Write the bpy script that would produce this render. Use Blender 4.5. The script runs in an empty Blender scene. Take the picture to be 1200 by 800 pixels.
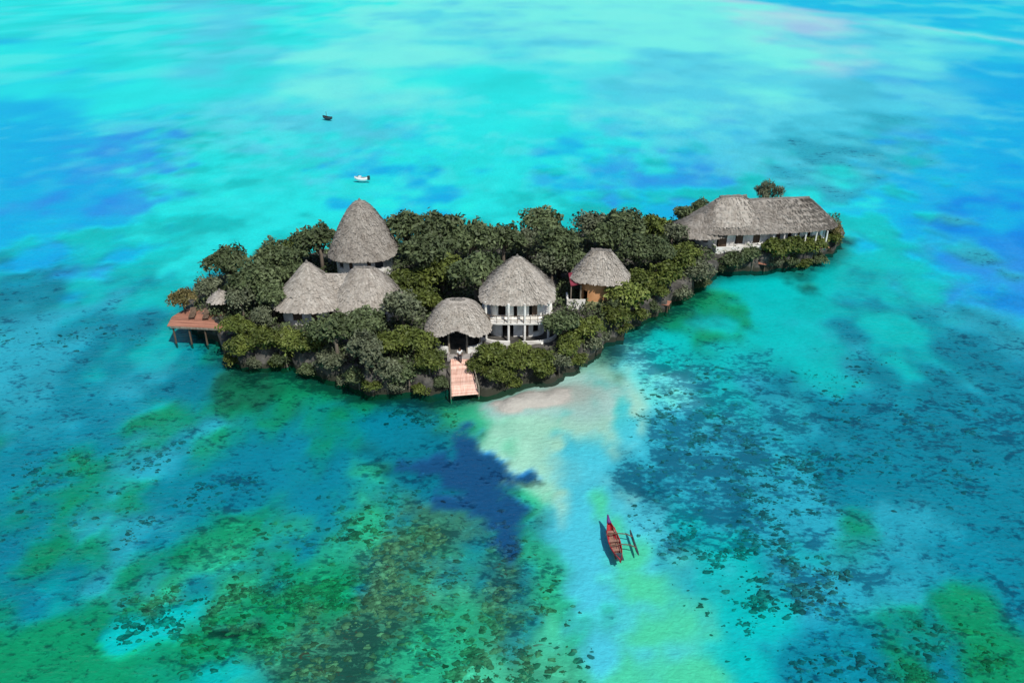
import bpy, math, random
import numpy as np
from mathutils import Vector, Matrix
R = math.radians
random.seed(7); rng = np.random.default_rng(7)
S = bpy.context.scene
C = S.collection
# ------------------------------------------------------------------ camera
CH, PITCH, F = 42.0, R(28), 942.0
cp, sp = math.cos(PITCH), math.sin(PITCH)
cam = bpy.data.cameras.new('camera'); camo = bpy.data.objects.new('camera', cam); C.objects.link(camo)
camo.location = (0, 0, CH); camo.rotation_euler = (R(90) - PITCH, 0, 0)
cam.sensor_width = 36; cam.lens = 36 * F / 1200; cam.clip_end = 20000; S.camera = camo

def ray(px, py):
    dx, dy = (px - 600) / F, (400 - py) / F
    return dx, cp + dy * sp, -sp + dy * cp
def atz(px, py, z):                     # survey: the point at height z seen at this photo position
    a, b, c = ray(px, py); k = (z - CH) / c
    return Vector((a * k, b * k, z))
def aty(px, py, Y):                     # survey: the point at distance Y
    a, b, c = ray(px, py); k = Y / b
    return Vector((a * k, Y, CH + c * k))
def depth(Y, z): return Y * cp + (CH - z) * sp

# ------------------------------------------------------------------ numpy noise
def _h(ix, iy, s):
    h = (ix.astype(np.int64) * 374761393 + iy.astype(np.int64) * 668265263 + s * 1274126177) & 0xffffffff
    h = ((h ^ (h >> 13)) * 1103515245) & 0xffffffff
    h = ((h ^ (h >> 15)) * 2246822519) & 0xffffffff
    return ((h ^ (h >> 16)) & 0xffffff) / float(0xffffff)
def vnoise(x, y, s=0):
    ix, iy = np.floor(x), np.floor(y); fx, fy = x - ix, y - iy
    fx = fx * fx * (3 - 2 * fx); fy = fy * fy * (3 - 2 * fy)
    a, b = _h(ix, iy, s), _h(ix + 1, iy, s); c, d = _h(ix, iy + 1, s), _h(ix + 1, iy + 1, s)
    return (a + (b - a) * fx) * (1 - fy) + (c + (d - c) * fx) * fy
def fbm(x, y, s=0, o=4):
    t = 0; a = .5; n = 0
    for k in range(o):
        t = t + a * vnoise(x * 2 ** k, y * 2 ** k, s + k * 17); n += a; a *= .5
    return t / n
def sstep(x, a, b):
    t = np.clip((x - a) / (b - a), 0, 1); return t * t * (3 - 2 * t)

# ------------------------------------------------------------------ object helpers
def tag(o, label=None, cat=None, group=None, kind=None):
    if label: o['label'] = label
    if cat: o['category'] = cat
    if group: o['group'] = group
    if kind: o['kind'] = kind
    return o
def empty(name, loc=(0, 0, 0), rz=0, label=None, cat=None, group=None):
    o = bpy.data.objects.new(name, None); C.objects.link(o); o.location = loc; o.rotation_euler = (0, 0, rz)
    o.empty_display_size = .3
    return tag(o, label, cat, group)
def link(name, me, m, parent=None):
    o = bpy.data.objects.new(name, me); C.objects.link(o)
    if m:
        me.materials.clear(); me.materials.append(m)
    if parent: o.parent = parent
    return o
class MB:
    def __init__(s): s.v = []; s.f = []
    def add(s, vs, fs):
        n = len(s.v); s.v += [tuple(p) for p in vs]; s.f += [tuple(i + n for i in f) for f in fs]
    def box(s, c, d, rz=0, tilt=None):
        x, y, z = d[0] / 2, d[1] / 2, d[2] / 2; ca, sa = math.cos(rz), math.sin(rz)
        vs = []
        for a in (-1, 1):
            for b in (-1, 1):
                for e in (-1, 1):
                    p = Vector((a * x, b * y, e * z))
                    if tilt: p = tilt @ p
                    vs.append((c[0] + p.x * ca - p.y * sa, c[1] + p.x * sa + p.y * ca, c[2] + p.z))
        s.add(vs, [(0, 1, 3, 2), (4, 6, 7, 5), (0, 4, 5, 1), (2, 3, 7, 6), (0, 2, 6, 4), (1, 5, 7, 3)])
    def tube(s, pts, rs, n=8):
        pts = [Vector(p) for p in pts]
        if not isinstance(rs, (list, tuple)): rs = [rs] * len(pts)
        rings = []
        for i, p in enumerate(pts):
            d = (pts[min(i + 1, len(pts) - 1)] - pts[max(i - 1, 0)]).normalized()
            u = d.cross(Vector((0, 0, 1)) if abs(d.z) < .9 else Vector((1, 0, 0))).normalized(); w = d.cross(u)
            rings.append([p + (u * math.cos(2 * math.pi * k / n) + w * math.sin(2 * math.pi * k / n)) * rs[i] for k in range(n)])
        vs = [q for r in rings for q in r]; fs = []
        for i in range(len(pts) - 1):
            for k in range(n):
                fs.append((i * n + k, i * n + (k + 1) % n, (i + 1) * n + (k + 1) % n, (i + 1) * n + k))
        fs.append(tuple(range(n - 1, -1, -1))); fs.append(tuple((len(pts) - 1) * n + k for k in range(n)))
        s.add(vs, fs)
    def mesh(s, name, smooth=False):
        me = bpy.data.meshes.new(name); me.from_pydata(s.v, [], s.f); me.update()
        if smooth: me.polygons.foreach_set('use_smooth', [True] * len(me.polygons))
        return me
    def build(s, name, m, parent=None, smooth=False): return link(name, s.mesh(name, smooth), m, parent)

# ------------------------------------------------------------------ materials
def newmat(name):
    m = bpy.data.materials.new(name); m.use_nodes = True
    return m, m.node_tree.nodes, m.node_tree.links
def ramp(N, stops):
    r = N.new('ShaderNodeValToRGB'); e = r.color_ramp.elements
    while len(e) < len(stops): e.new(.5)
    for el, (p, c) in zip(e, stops): el.position = p; el.color = (*c, 1)
    return r
def noisemat(name, c1, c2, scale=3, rough=.85, bump=.3, detail=6, stretch=(1, 1, 1), island=0, bscale=None, spec=.3, objrand=0, lo=.3, hi=.7):
    m, N, L = newmat(name); b = N['Principled BSDF']
    b.inputs['Roughness'].default_value = rough; b.inputs['Specular IOR Level'].default_value = spec
    tc = N.new('ShaderNodeTexCoord'); mp = N.new('ShaderNodeMapping'); mp.inputs['Scale'].default_value = stretch
    L.new(tc.outputs['Object'], mp.inputs[0])
    n = N.new('ShaderNodeTexNoise'); n.inputs['Scale'].default_value = scale; n.inputs['Detail'].default_value = detail
    L.new(mp.outputs[0], n.inputs['Vector'])
    r = ramp(N, [(lo, c1), (hi, c2)]); L.new(n.outputs[0], r.inputs[0]); col = r.outputs[0]
    if island or objrand:
        g = N.new('ShaderNodeNewGeometry') if island else N.new('ShaderNodeObjectInfo')
        rnd = g.outputs['Random Per Island' if island else 'Random']
        mr = N.new('ShaderNodeMapRange'); k = island or objrand
        mr.inputs['To Min'].default_value = 1 - k; mr.inputs['To Max'].default_value = 1 + k
        L.new(rnd, mr.inputs[0])
        mx = N.new('ShaderNodeVectorMath'); mx.operation = 'SCALE'; L.new(col, mx.inputs[0]); L.new(mr.outputs[0], mx.inputs['Scale']); col = mx.outputs[0]
        if island and objrand:
            oi = N.new('ShaderNodeObjectInfo'); m2 = N.new('ShaderNodeMapRange'); m2.inputs['To Min'].default_value = 1 - objrand; m2.inputs['To Max'].default_value = 1 + objrand
            L.new(oi.outputs['Random'], m2.inputs[0]); mx2 = N.new('ShaderNodeVectorMath'); mx2.operation = 'SCALE'
            L.new(col, mx2.inputs[0]); L.new(m2.outputs[0], mx2.inputs['Scale']); col = mx2.outputs[0]
    L.new(col, b.inputs['Base Color'])
    if bump:
        nb = n
        if bscale:
            nb = N.new('ShaderNodeTexNoise'); nb.inputs['Scale'].default_value = bscale; nb.inputs['Detail'].default_value = 5
            L.new(mp.outputs[0], nb.inputs['Vector'])
        bp = N.new('ShaderNodeBump'); bp.inputs['Strength'].default_value = bump; bp.inputs['Distance'].default_value = .1
        L.new(nb.outputs[0], bp.inputs['Height']); L.new(bp.outputs[0], b.inputs['Normal'])
    return m
def leafmat(name, c1, c2):
    m = noisemat(name, c1, c2, scale=1.1, rough=.6, bump=0, detail=3, island=.38, objrand=.16, spec=.25)
    return m
M = {}
M['thatch'] = noisemat('thatch', (.275, .245, .21), (.4, .372, .33), scale=1.4, rough=.95, bump=.3, stretch=(1, 1, .6), island=.2, bscale=9, spec=.1)
M['thatch_weathered'] = noisemat('weathered_thatch', (.2, .178, .152), (.305, .283, .252), scale=1.2, rough=.95, bump=.3, stretch=(1, 1, .6), island=.2, bscale=9, spec=.1)
M['thatch_cap'] = noisemat('thatch_cap', (.12, .11, .1), (.22, .2, .18), scale=4, rough=.95)
M['lime'] = noisemat('lime_plaster', (.5, .47, .41), (.84, .83, .79), scale=1.1, rough=.9, bump=.15, bscale=12, lo=.25, hi=.6)
M['ochre'] = noisemat('ochre_plaster', (.5, .24, .1), (.66, .34, .16), scale=1.6, rough=.9, bump=.1)
M['lime_dirty'] = noisemat('mossy_plaster', (.3, .34, .14), (.5, .48, .3), scale=2.2, rough=.9, bump=.2)
M['redroof'] = noisemat('red_sheet', (.16, .02, .035), (.27, .045, .07), scale=2, rough=.7)
M['timber'] = noisemat('dark_timber', (.07, .045, .03), (.16, .11, .075), scale=6, rough=.8, stretch=(1, 1, .2))
M['pole'] = noisemat('grey_pole', (.16, .13, .1), (.3, .26, .21), scale=6, rough=.9, stretch=(1, 1, .2))
M['deck'] = noisemat('red_planks', (.25, .105, .07), (.44, .21, .14), scale=2.5, rough=.75, stretch=(.3, 3, 1), island=.25)
M['jetty'] = noisemat('jetty_planks', (.6, .34, .26), (.8, .54, .44), scale=2.5, rough=.75, stretch=(3, .3, 1), island=.22)
M['stone'] = noisemat('path_stone', (.22, .2, .19), (.4, .37, .35), scale=2.5, rough=.9, bump=.4)
M['rock'] = noisemat('coral_rock', (.03, .029, .026), (.145, .135, .12), scale=.9, rough=.95, bump=.9, detail=9, lo=.38, hi=.72, bscale=3)
M['cloth'] = noisemat('white_cloth', (.72, .71, .68), (.84, .83, .8), scale=4, rough=.9)
M['bark'] = noisemat('bark', (.07, .055, .04), (.17, .14, .11), scale=5, rough=.95, bump=.5, stretch=(1, 1, .3))
M['leaf_dark'] = leafmat('dark_leaves', (.05, .072, .03), (.1, .13, .056))
M['leaf_grey'] = leafmat('grey_leaves', (.075, .092, .05), (.145, .165, .1))
M['leaf_olive'] = leafmat('olive_leaves', (.05, .072, .014), (.108, .134, .026))
M['leaf_light'] = leafmat('light_olive_leaves', (.09, .125, .02), (.18, .215, .055))
M['leaf_rust'] = leafmat('rusty_leaves', (.09, .085, .03), (.2, .16, .06))
M['hull_red'] = noisemat('red_paint', (.12, .03, .025), (.38, .03, .04), scale=5, rough=.75, bump=.1, lo=.32, hi=.48)
M['hull_dark'] = noisemat('dark_boat_paint', (.02, .035, .04), (.06, .08, .09), scale=3, rough=.5, bump=.05)
M['purple'] = noisemat('purple_paint', (.08, .02, .13), (.14, .04, .2), scale=3, rough=.5, bump=.05)
M['hull_white'] = noisemat('white_paint', (.7, .71, .72), (.85, .85, .85), scale=2, rough=.35, bump=0)
M['wood_in'] = noisemat('boat_inner_wood', (.2, .11, .08), (.36, .2, .15), scale=4, rough=.8)
M['skin'] = noisemat('skin', (.12, .06, .035), (.16, .08, .05), scale=9, rough=.6, bump=0)
M['shirt'] = noisemat('white_shirt', (.75, .75, .74), (.85, .85, .84), scale=9, rough=.9, bump=0)
M['trousers'] = noisemat('dark_trousers', (.015, .015, .02), (.035, .035, .045), scale=9, rough=.9, bump=0)
M['hair'] = noisemat('hair', (.008, .006, .005), (.02, .016, .014), scale=9, rough=.7, bump=0)
M['glass'] = noisemat('dark_glass', (.01, .015, .02), (.02, .03, .04), scale=2, rough=.08, bump=0, spec=.6)

_m = M['rock']; _N = _m.node_tree.nodes; _L = _m.node_tree.links; _b = _N['Principled BSDF']
_src = _b.inputs['Base Color'].links[0].from_socket
_tc = _N.new('ShaderNodeTexCoord'); _sx = _N.new('ShaderNodeSeparateXYZ'); _L.new(_tc.outputs['Object'], _sx.inputs[0])
_nz = _N.new('ShaderNodeTexNoise'); _nz.inputs['Scale'].default_value = 1.2; _L.new(_tc.outputs['Object'], _nz.inputs['Vector'])
_ad = _N.new('ShaderNodeMath'); _ad.operation = 'MULTIPLY_ADD'; _ad.inputs[1].default_value = -1.1; _L.new(_nz.outputs[0], _ad.inputs[0]); _L.new(_sx.outputs['Z'], _ad.inputs[2])
_mr = _N.new('ShaderNodeMapRange'); _mr.inputs['From Min'].default_value = -.1; _mr.inputs['From Max'].default_value = .25; _L.new(_ad.outputs[0], _mr.inputs[0])
_mx = _N.new('ShaderNodeMix'); _mx.data_type = 'RGBA'; _L.new(_mr.outputs[0], _mx.inputs[0]); _mx.inputs[6].default_value = (.028, .03, .02, 1); _L.new(_src, _mx.inputs[7]); _L.new(_mx.outputs[2], _b.inputs['Base Color'])
# ------------------------------------------------------------------ island outline (world metres, from shore points)
front = [(262, 402), (268, 418), (300, 428), (345, 431), (375, 441), (420, 457), (470, 462), (530, 464), (572, 468), (612, 456), (650, 444),
         (690, 425), (716, 398), (745, 378), (775, 364), (806, 346), (826, 326), (842, 318), (888, 316), (930, 313), (962, 305), (981, 292)]
outline = [atz(x, y, 0).to_2d() for x, y in front]
rt = outline[-1]
outline += [Vector((rt.x + 1.5, rt.y + 4)), Vector((rt.x + .5, rt.y + 9)), Vector((rt.x - 6, rt.y + 12.5)), Vector((34, 117)), Vector((26, 115)), Vector((18, 110)),
            Vector((8, 107)), Vector((-4, 106)), Vector((-15, 104)), Vector((-25, 101)), Vector((-33, 96)), Vector((-38, 90)), Vector((-38.5, 85)), Vector((-35.5, 81))]
OP = np.array([(p.x, p.y) for p in outline])
def sdist(x, y):                        # >0 inside
    x = np.asarray(x, float); y = np.asarray(y, float)
    d = np.full(x.shape, 1e9); ins = np.zeros(x.shape, bool)
    n = len(OP)
    for i in range(n):
        ax, ay = OP[i]; bx, by = OP[(i + 1) % n]
        ex, ey = bx - ax, by - ay
        t = np.clip(((x - ax) * ex + (y - ay) * ey) / (ex * ex + ey * ey), 0, 1)
        d = np.minimum(d, np.hypot(x - ax - t * ex, y - ay - t * ey))
        c = ((ay > y) != (by > y)) & (x < (bx - ax) * (y - ay) / (by - ay + 1e-12) + ax)
        ins ^= c
    return np.where(ins, d, -d)
def gheight(x, y):                      # top of the island
    x = np.asarray(x, float); y = np.asarray(y, float)
    sd = sdist(x, y) + (fbm(x * .5, y * .5, 3) - .5) * 2.2 + (fbm(x * 1.6, y * 1.6, 9, 3) - .5) * .9
    # low shore by the jetty and the beach
    low = np.exp(-(((x - 0) / 7) ** 2 + ((y - 66.5) / 4.5) ** 2))
    low2 = np.exp(-(((x + 5) / 2.7) ** 4 + ((y - 68.3) / 3.6) ** 2)); top = 2.3 * (1 - np.maximum(.8 * low, .95 * low2)) + .5 * (fbm(x * .35, y * .35, 5) - .5)
    soft = .5 + 3.0 * low
    z = -1.6 + (top + 1.6) * sstep(sd, -soft * 1.1, soft) + .35 * (fbm(x * 1.1, y * 1.1, 12) - .5) * sstep(sd, -1, .5)
    return z, sd

# ------------------------------------------------------------------ sea chart: colour seen from above, on a coarse survey
def lin(r, g, b): return np.array([((c / 255) / 12.92 if c / 255 <= .04045 else ((c / 255 + .055) / 1.055) ** 2.4) for c in (r, g, b)])
PAL = {'C': lin(28, 220, 221), 'T': lin(4, 188, 190), 't': lin(6, 130, 156), 'm': lin(40, 164, 190), 'P': lin(112, 232, 250), 'p': lin(74, 198, 222),
       'B': lin(2, 172, 244), 'b': lin(40, 148, 238), 'G': lin(10, 145, 98), 'g': lin(54, 124, 98), 'L': lin(74, 208, 162), 'l': lin(38, 176, 130),
       'N': lin(20, 76, 122), 'S': lin(160, 218, 192), 'V': lin(158, 205, 248), 'D': lin(22, 92, 72), 'U': lin(0, 132, 222)}
SURVEY = [   # coarse grid of water colours, far sheen painted in, as positions in the list of types above
    [0, 0, 0, 0, 5, 5, 0, 0, 4, 4, 5, 4, 4, 4, 4, 4, 4, 4, 14, 14, 5, 4, 6, 0],
    [0, 0, 0, 0, 5, 5, 0, 4, 4, 4, 4, 5, 5, 4, 4, 4, 4, 4, 5, 5, 5, 5, 5, 6],
    [6, 6, 0, 0, 0, 5, 5, 5, 5, 0, 0, 0, 0, 0, 5, 5, 5, 5, 5, 5, 5, 7, 6, 6],
    [6, 6, 7, 7, 1, 0, 0, 0, 0, 0, 0, 0, 0, 6, 0, 7, 7, 5, 3, 3, 3, 1, 6, 6],
    [6, 6, 6, 1, 0, 0, 0, 0, 0, 6, 0, 0, 0, 1, 1, 6, 1, 1, 1, 0, 6, 6, 6, 6],
    [6, 7, 1, 1, 0, 0, 0, 0, 0, 0, 0, 0, 1, 1, 1, 1, 1, 1, 1, 1, 1, 1, 6, 16],
    [1, 1, 1, 1, 1, 1, 1, 0, 0, 0, 0, 1, 1, 1, 1, 1, 1, 1, 15, 1, 1, 1, 3, 7],
    [2, 2, 2, 2, 1, 15, 15, 15, 15, 15, 15, 15, 15, 15, 15, 8, 1, 1, 1, 1, 2, 1, 1, 3],
    [3, 3, 3, 1, 2, 15, 15, 15, 15, 15, 15, 15, 15, 13, 4, 1, 1, 1, 1, 3, 2, 2, 2, 2],
    [3, 3, 2, 3, 2, 8, 8, 8, 15, 15, 15, 11, 13, 13, 4, 3, 3, 1, 3, 2, 2, 2, 2, 2],
    [2, 2, 2, 2, 2, 2, 2, 8, 2, 2, 2, 2, 11, 13, 5, 3, 3, 2, 3, 2, 2, 2, 2, 2],
    [8, 2, 8, 8, 2, 2, 2, 2, 2, 2, 2, 2, 2, 5, 5, 3, 3, 2, 3, 2, 2, 2, 2, 2],
    [2, 2, 8, 3, 2, 8, 8, 11, 9, 9, 9, 9, 2, 5, 5, 5, 1, 3, 3, 2, 2, 2, 2, 2],
    [2, 2, 8, 8, 8, 8, 11, 9, 9, 9, 11, 11, 11, 5, 5, 10, 3, 1, 2, 8, 3, 2, 2, 2],
    [8, 2, 2, 1, 8, 9, 8, 9, 9, 9, 9, 11, 11, 11, 5, 10, 10, 1, 3, 2, 8, 2, 2, 2],
    [8, 8, 8, 8, 1, 8, 9, 9, 9, 9, 9, 10, 11, 9, 5, 10, 10, 1, 3, 2, 8, 2, 8, 2],
]
KINDS = list(PAL)
CG = np.array([[PAL[KINDS[n]] for n in row] for row in SURVEY])          # 16 x 24 x 3
WD = {'C': .1, 'T': .2, 't': .5, 'm': .55, 'P': .1, 'p': .15, 'B': .15, 'b': .25, 'G': .56, 'g': .76, 'L': .06, 'l': .58, 'N': .35, 'S': .05, 'V': .05, 'D': .6, 'U': .3}
WG = np.array([[WD[KINDS[n]] for n in row] for row in SURVEY])
WG[8:13, 14:18] = .78; WG[8:15, 18:24] = np.maximum(WG[8:15, 18:24], .6); WG[9:12, 14] = .55; WG[11:15, 7:13] = np.maximum(WG[11:15, 7:13], .6); WG[13:16, 15:17] = .05
CO = np.zeros((16, 24)); CO[12:16, 5:13] = .8; CO[14:16, 19:23] = .6; CO[12:16, 0:5] = .3
def chart(px, py, Gs, sg=30.0):
    """soft mixture of the survey samples round each place"""
    px = np.clip(px, 5, 1195); py = np.clip(py, 5, 795)
    out = [np.zeros(px.shape + g.shape[2:]) for g in Gs]; wt = np.zeros(px.shape)
    ci = np.floor(px / 50).astype(int); ri = np.floor(py / 50).astype(int)
    for dj in (-2, -1, 0, 1, 2):
        for di in (-2, -1, 0, 1, 2):
            i = np.clip(ci + di, 0, 23); j = np.clip(ri + dj, 0, 15)
            jx = 25 + 50 * (ci + di) + JIT[j, i, 0]; jy = 25 + 50 * (ri + dj) + JIT[j, i, 1]
            w = np.exp(-((px - jx) ** 2 + (py - jy) ** 2) / (2 * sg * sg)) * np.take_along_axis(NOISE, CODE[j, i][None], 0)[0] + 1e-9
            wt += w
            for k, g in enumerate(Gs):
                v = g[j, i]; out[k] += v * (w[..., None] if g.ndim == 3 else w)
    return [o / (wt[..., None] if o.ndim == 3 else wt) for o in out]
JIT = rng.uniform(-11, 11, (16, 24, 2))

def axis(lo, hi, step, far, g=1.03):
    a = list(np.arange(lo, hi, step)); s = step
    while a[-1] < far: s *= g; a.append(a[-1] + s)
    s = step; b = [lo]
    while b[-1] > -far: s *= g; b.append(b[-1] - s)
    return np.array(sorted(set(b[1:] + a)))
AX = axis(-52, 52, .36, 6000); AY = axis(27, 125, .36, 6000); AY = AY[AY > -300]
GX, GY = np.meshgrid(AX, AY)
wy = np.maximum(GY, 22)
wz = wy * cp + CH * sp
far = np.clip(wy / 80, 1, 8)
FT = sstep(far, 1.25, 3.2)
def nz(bx, by, seed, o=4, k=4.5):
    """noise whose grain is bx, by metres near the island and k times coarser on the far flats"""
    n0 = fbm(GX / bx, GY / by, seed, o); n1 = fbm(GX / (bx * k), GY / (by * k), seed + 7, o)
    return n0 + (n1 - n0) * FT + np.sign(n0 - .5) * 0
def warp(s0):
    return 9 * far * (nz(14, 17, s0) - .5) + 4.5 * far * (nz(3.5, 4, s0 + 200, 3) - .5) + 2.2 * far * (nz(1.5, 1.7, s0 + 300, 2) - .5)
wx_ = GX + warp(21)
wy_ = wy + warp(41) * 1.25
wy_ = np.maximum(wy_, 20)
dz = wy_ * cp + CH * sp
PX = 600 + F * wx_ / dz
PY = 400 - F * (wy_ * sp - CH * cp) / dz
LET = sorted(PAL); CODE = np.array([[LET.index(KINDS[n]) for n in row] for row in SURVEY])
# every water colour has its own ragged distribution, so neighbours interlock in patches
NOISE = np.stack([np.exp(np.clip(GY / 60, .75, 1) ** -1 * (15 - 6 * FT) * (nz(5.5, 7, 500 + 13 * k, 6) - .5)) for k in range(len(LET))])
COL, WEED, COR = chart(PX, PY, [CG, WG, CO])
# reef flat edge far right: pale breaking line, deep blue beyond it
lineY = np.interp(GX, [-900, -100, 60, 130, 170, 189, 215, 300, 700], [900, 640, 540, 470, 381, 318, 290, 250, 200]) + 14 * (fbm(GX / 60, GY / 60, 81) - .5)
deep = sstep(GY - lineY, -5, 25)[..., None]
COL = COL * (1 - deep) + (PAL['B'] * .7 + PAL['C'] * .3) * deep
surf = (np.exp(-((GY - lineY + 8) / 13) ** 2) * sstep(GX, -40, 120) * sstep(fbm(GX / 40, GY / 25, 91), .3, .6))[..., None]
COL = COL * (1 - surf * .7) + PAL['V'] * surf * .7
COL = COL * (1 + .3 * (nz(7, 9, 61) - .5) + .25 * (nz(2.4, 3, 63) - .5))[..., None]
streak = (sstep(nz(4, 5, 65), .5, .66) * sstep(GY, 110, 190))[..., None]      # pale wind streaks on the far water, sheen put into the colour
COL = COL * (1 - .3 * streak) + PAL['P'] * .3 * streak
def patch(shapes, colour, weed, soft=.35, jag=.9):
    """a bed feature with its own outline: union of ellipses (survey x, y and half sizes), ragged edge"""
    global COL, WEED
    f = np.full(GX.shape, -9.0)
    for x, y, rx_, ry_ in shapes:
        c = atz(x, y, 0); a = abs(atz(x + rx_, y, 0).x - c.x); b = abs(atz(x, y - ry_, 0).y - c.y)
        f = np.maximum(f, 1 - np.hypot((GX - c.x) / a, (GY - c.y) / b))
    f = f + jag * (fbm(GX / 2.6, GY / 3.4, 111) - .5) + .5 * jag * (fbm(GX / .9, GY / 1.1, 113) - .5)
    m = sstep(f, 0, soft)
    COL = COL * (1 - m[..., None]) + np.array(colour) * m[..., None]; WEED = WEED * (1 - m) + weed * m
patch([(640, 495, 34, 12), (676, 488, 34, 30), (690, 455, 26, 14), (655, 520, 22, 16), (660, 580, 14, 26)], PAL['S'] * .95, .05, .7, 1.8)
patch([(694, 540, 32, 34), (700, 590, 46, 36), (716, 640, 50, 36), (700, 700, 30, 36), (712, 765, 30, 36), (738, 500, 20, 50)], PAL['p'], .1, .8, 1.5)
patch([(740, 650, 34, 30), (756, 690, 50, 38), (780, 735, 66, 42), (800, 790, 80, 50), (725, 620, 22, 26), (705, 590, 18, 30)], PAL['L'], .04, .7, 1.0)
patch([(570, 556, 78, 34), (548, 516, 26, 28), (622, 558, 46, 16), (584, 596, 38, 34), (505, 545, 40, 14), (525, 588, 40, 13), (588, 636, 22, 22)], PAL['N'] * 1.1, .5, .5, 1.6)
patch([(175, 735, 52, 24), (205, 715, 26, 10), (150, 752, 24, 12)], PAL['T'] * 1.05, .12, .3, 1.5)
patch([(262, 735, 40, 8), (300, 728, 16, 10)], PAL['D'] * .9, .7, .5, 1.6)

SD = sdist(GX, GY)
BZ = -.55 + .2 * (fbm(GX * .12, GY * .12, 71) - .5) + .25 * sstep(GY, 90, 170)
bp_ = atz(618, 470, 0); bq_ = atz(690, 470, 0)
_u = (GX - bp_.x) * .94 + (GY - bp_.y) * .34; _v = (GY - bp_.y) * .94 - (GX - bp_.x) * .34
bar = np.exp(-((_u / 5.2) ** 2 + (_v / 1.9) ** 2)); bar2 = np.exp(-(((GX - bq_.x) / 4.5) ** 2 + ((GY - bq_.y - 1) / 6) ** 2))
bar = bar * (.2 + 1.6 * fbm(GX / 1.6, GY / 1.3, 95)); BZ = BZ + .85 * bar + .2 * bar2 * (1 - bar)
BZ = np.minimum(BZ, .35 + .1 * fbm(GX, GY, 5))
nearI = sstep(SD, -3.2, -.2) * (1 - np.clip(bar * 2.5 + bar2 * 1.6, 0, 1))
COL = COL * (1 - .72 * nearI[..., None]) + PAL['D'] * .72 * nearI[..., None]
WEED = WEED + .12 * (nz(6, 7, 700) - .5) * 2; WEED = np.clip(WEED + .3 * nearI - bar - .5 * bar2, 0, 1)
EXPO = 1.18
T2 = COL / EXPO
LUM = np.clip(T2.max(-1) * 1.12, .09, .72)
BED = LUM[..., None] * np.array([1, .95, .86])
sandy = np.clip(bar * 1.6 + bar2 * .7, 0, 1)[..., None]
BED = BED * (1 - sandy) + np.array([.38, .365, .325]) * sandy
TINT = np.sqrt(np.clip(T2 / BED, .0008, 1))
dr = np.clip(-BZ / .2, 0, 1)[..., None]
TINT = TINT ** dr

def gridmesh(name, Z, cols, floats):
    ny, nx = GX.shape
    me = bpy.data.meshes.new(name)
    co = np.stack([GX, GY, Z], -1).reshape(-1, 3).astype(np.float32)
    idx = np.arange(ny * nx).reshape(ny, nx)
    q = np.stack([idx[:-1, :-1], idx[:-1, 1:], idx[1:, 1:], idx[1:, :-1]], -1).reshape(-1, 4)
    me.vertices.add(len(co)); me.vertices.foreach_set('co', co.ravel())
    me.loops.add(q.size); me.loops.foreach_set('vertex_index', q.ravel().astype(np.int32))
    me.polygons.add(len(q)); me.polygons.foreach_set('loop_start', np.arange(0, q.size, 4, dtype=np.int32))
    me.polygons.foreach_set('use_smooth', np.ones(len(q), bool))
    me.update(calc_edges=True)
    for k, a in cols.items():
        at = me.attributes.new(k, 'FLOAT_COLOR', 'POINT')
        at.data.foreach_set('color', np.concatenate([a.reshape(-1, 3), np.ones((ny * nx, 1))], 1).ravel().astype(np.float32))
    for k, a in floats.items():
        at = me.attributes.new(k, 'FLOAT', 'POINT'); at.data.foreach_set('value', a.ravel().astype(np.float32))
    return me
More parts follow.
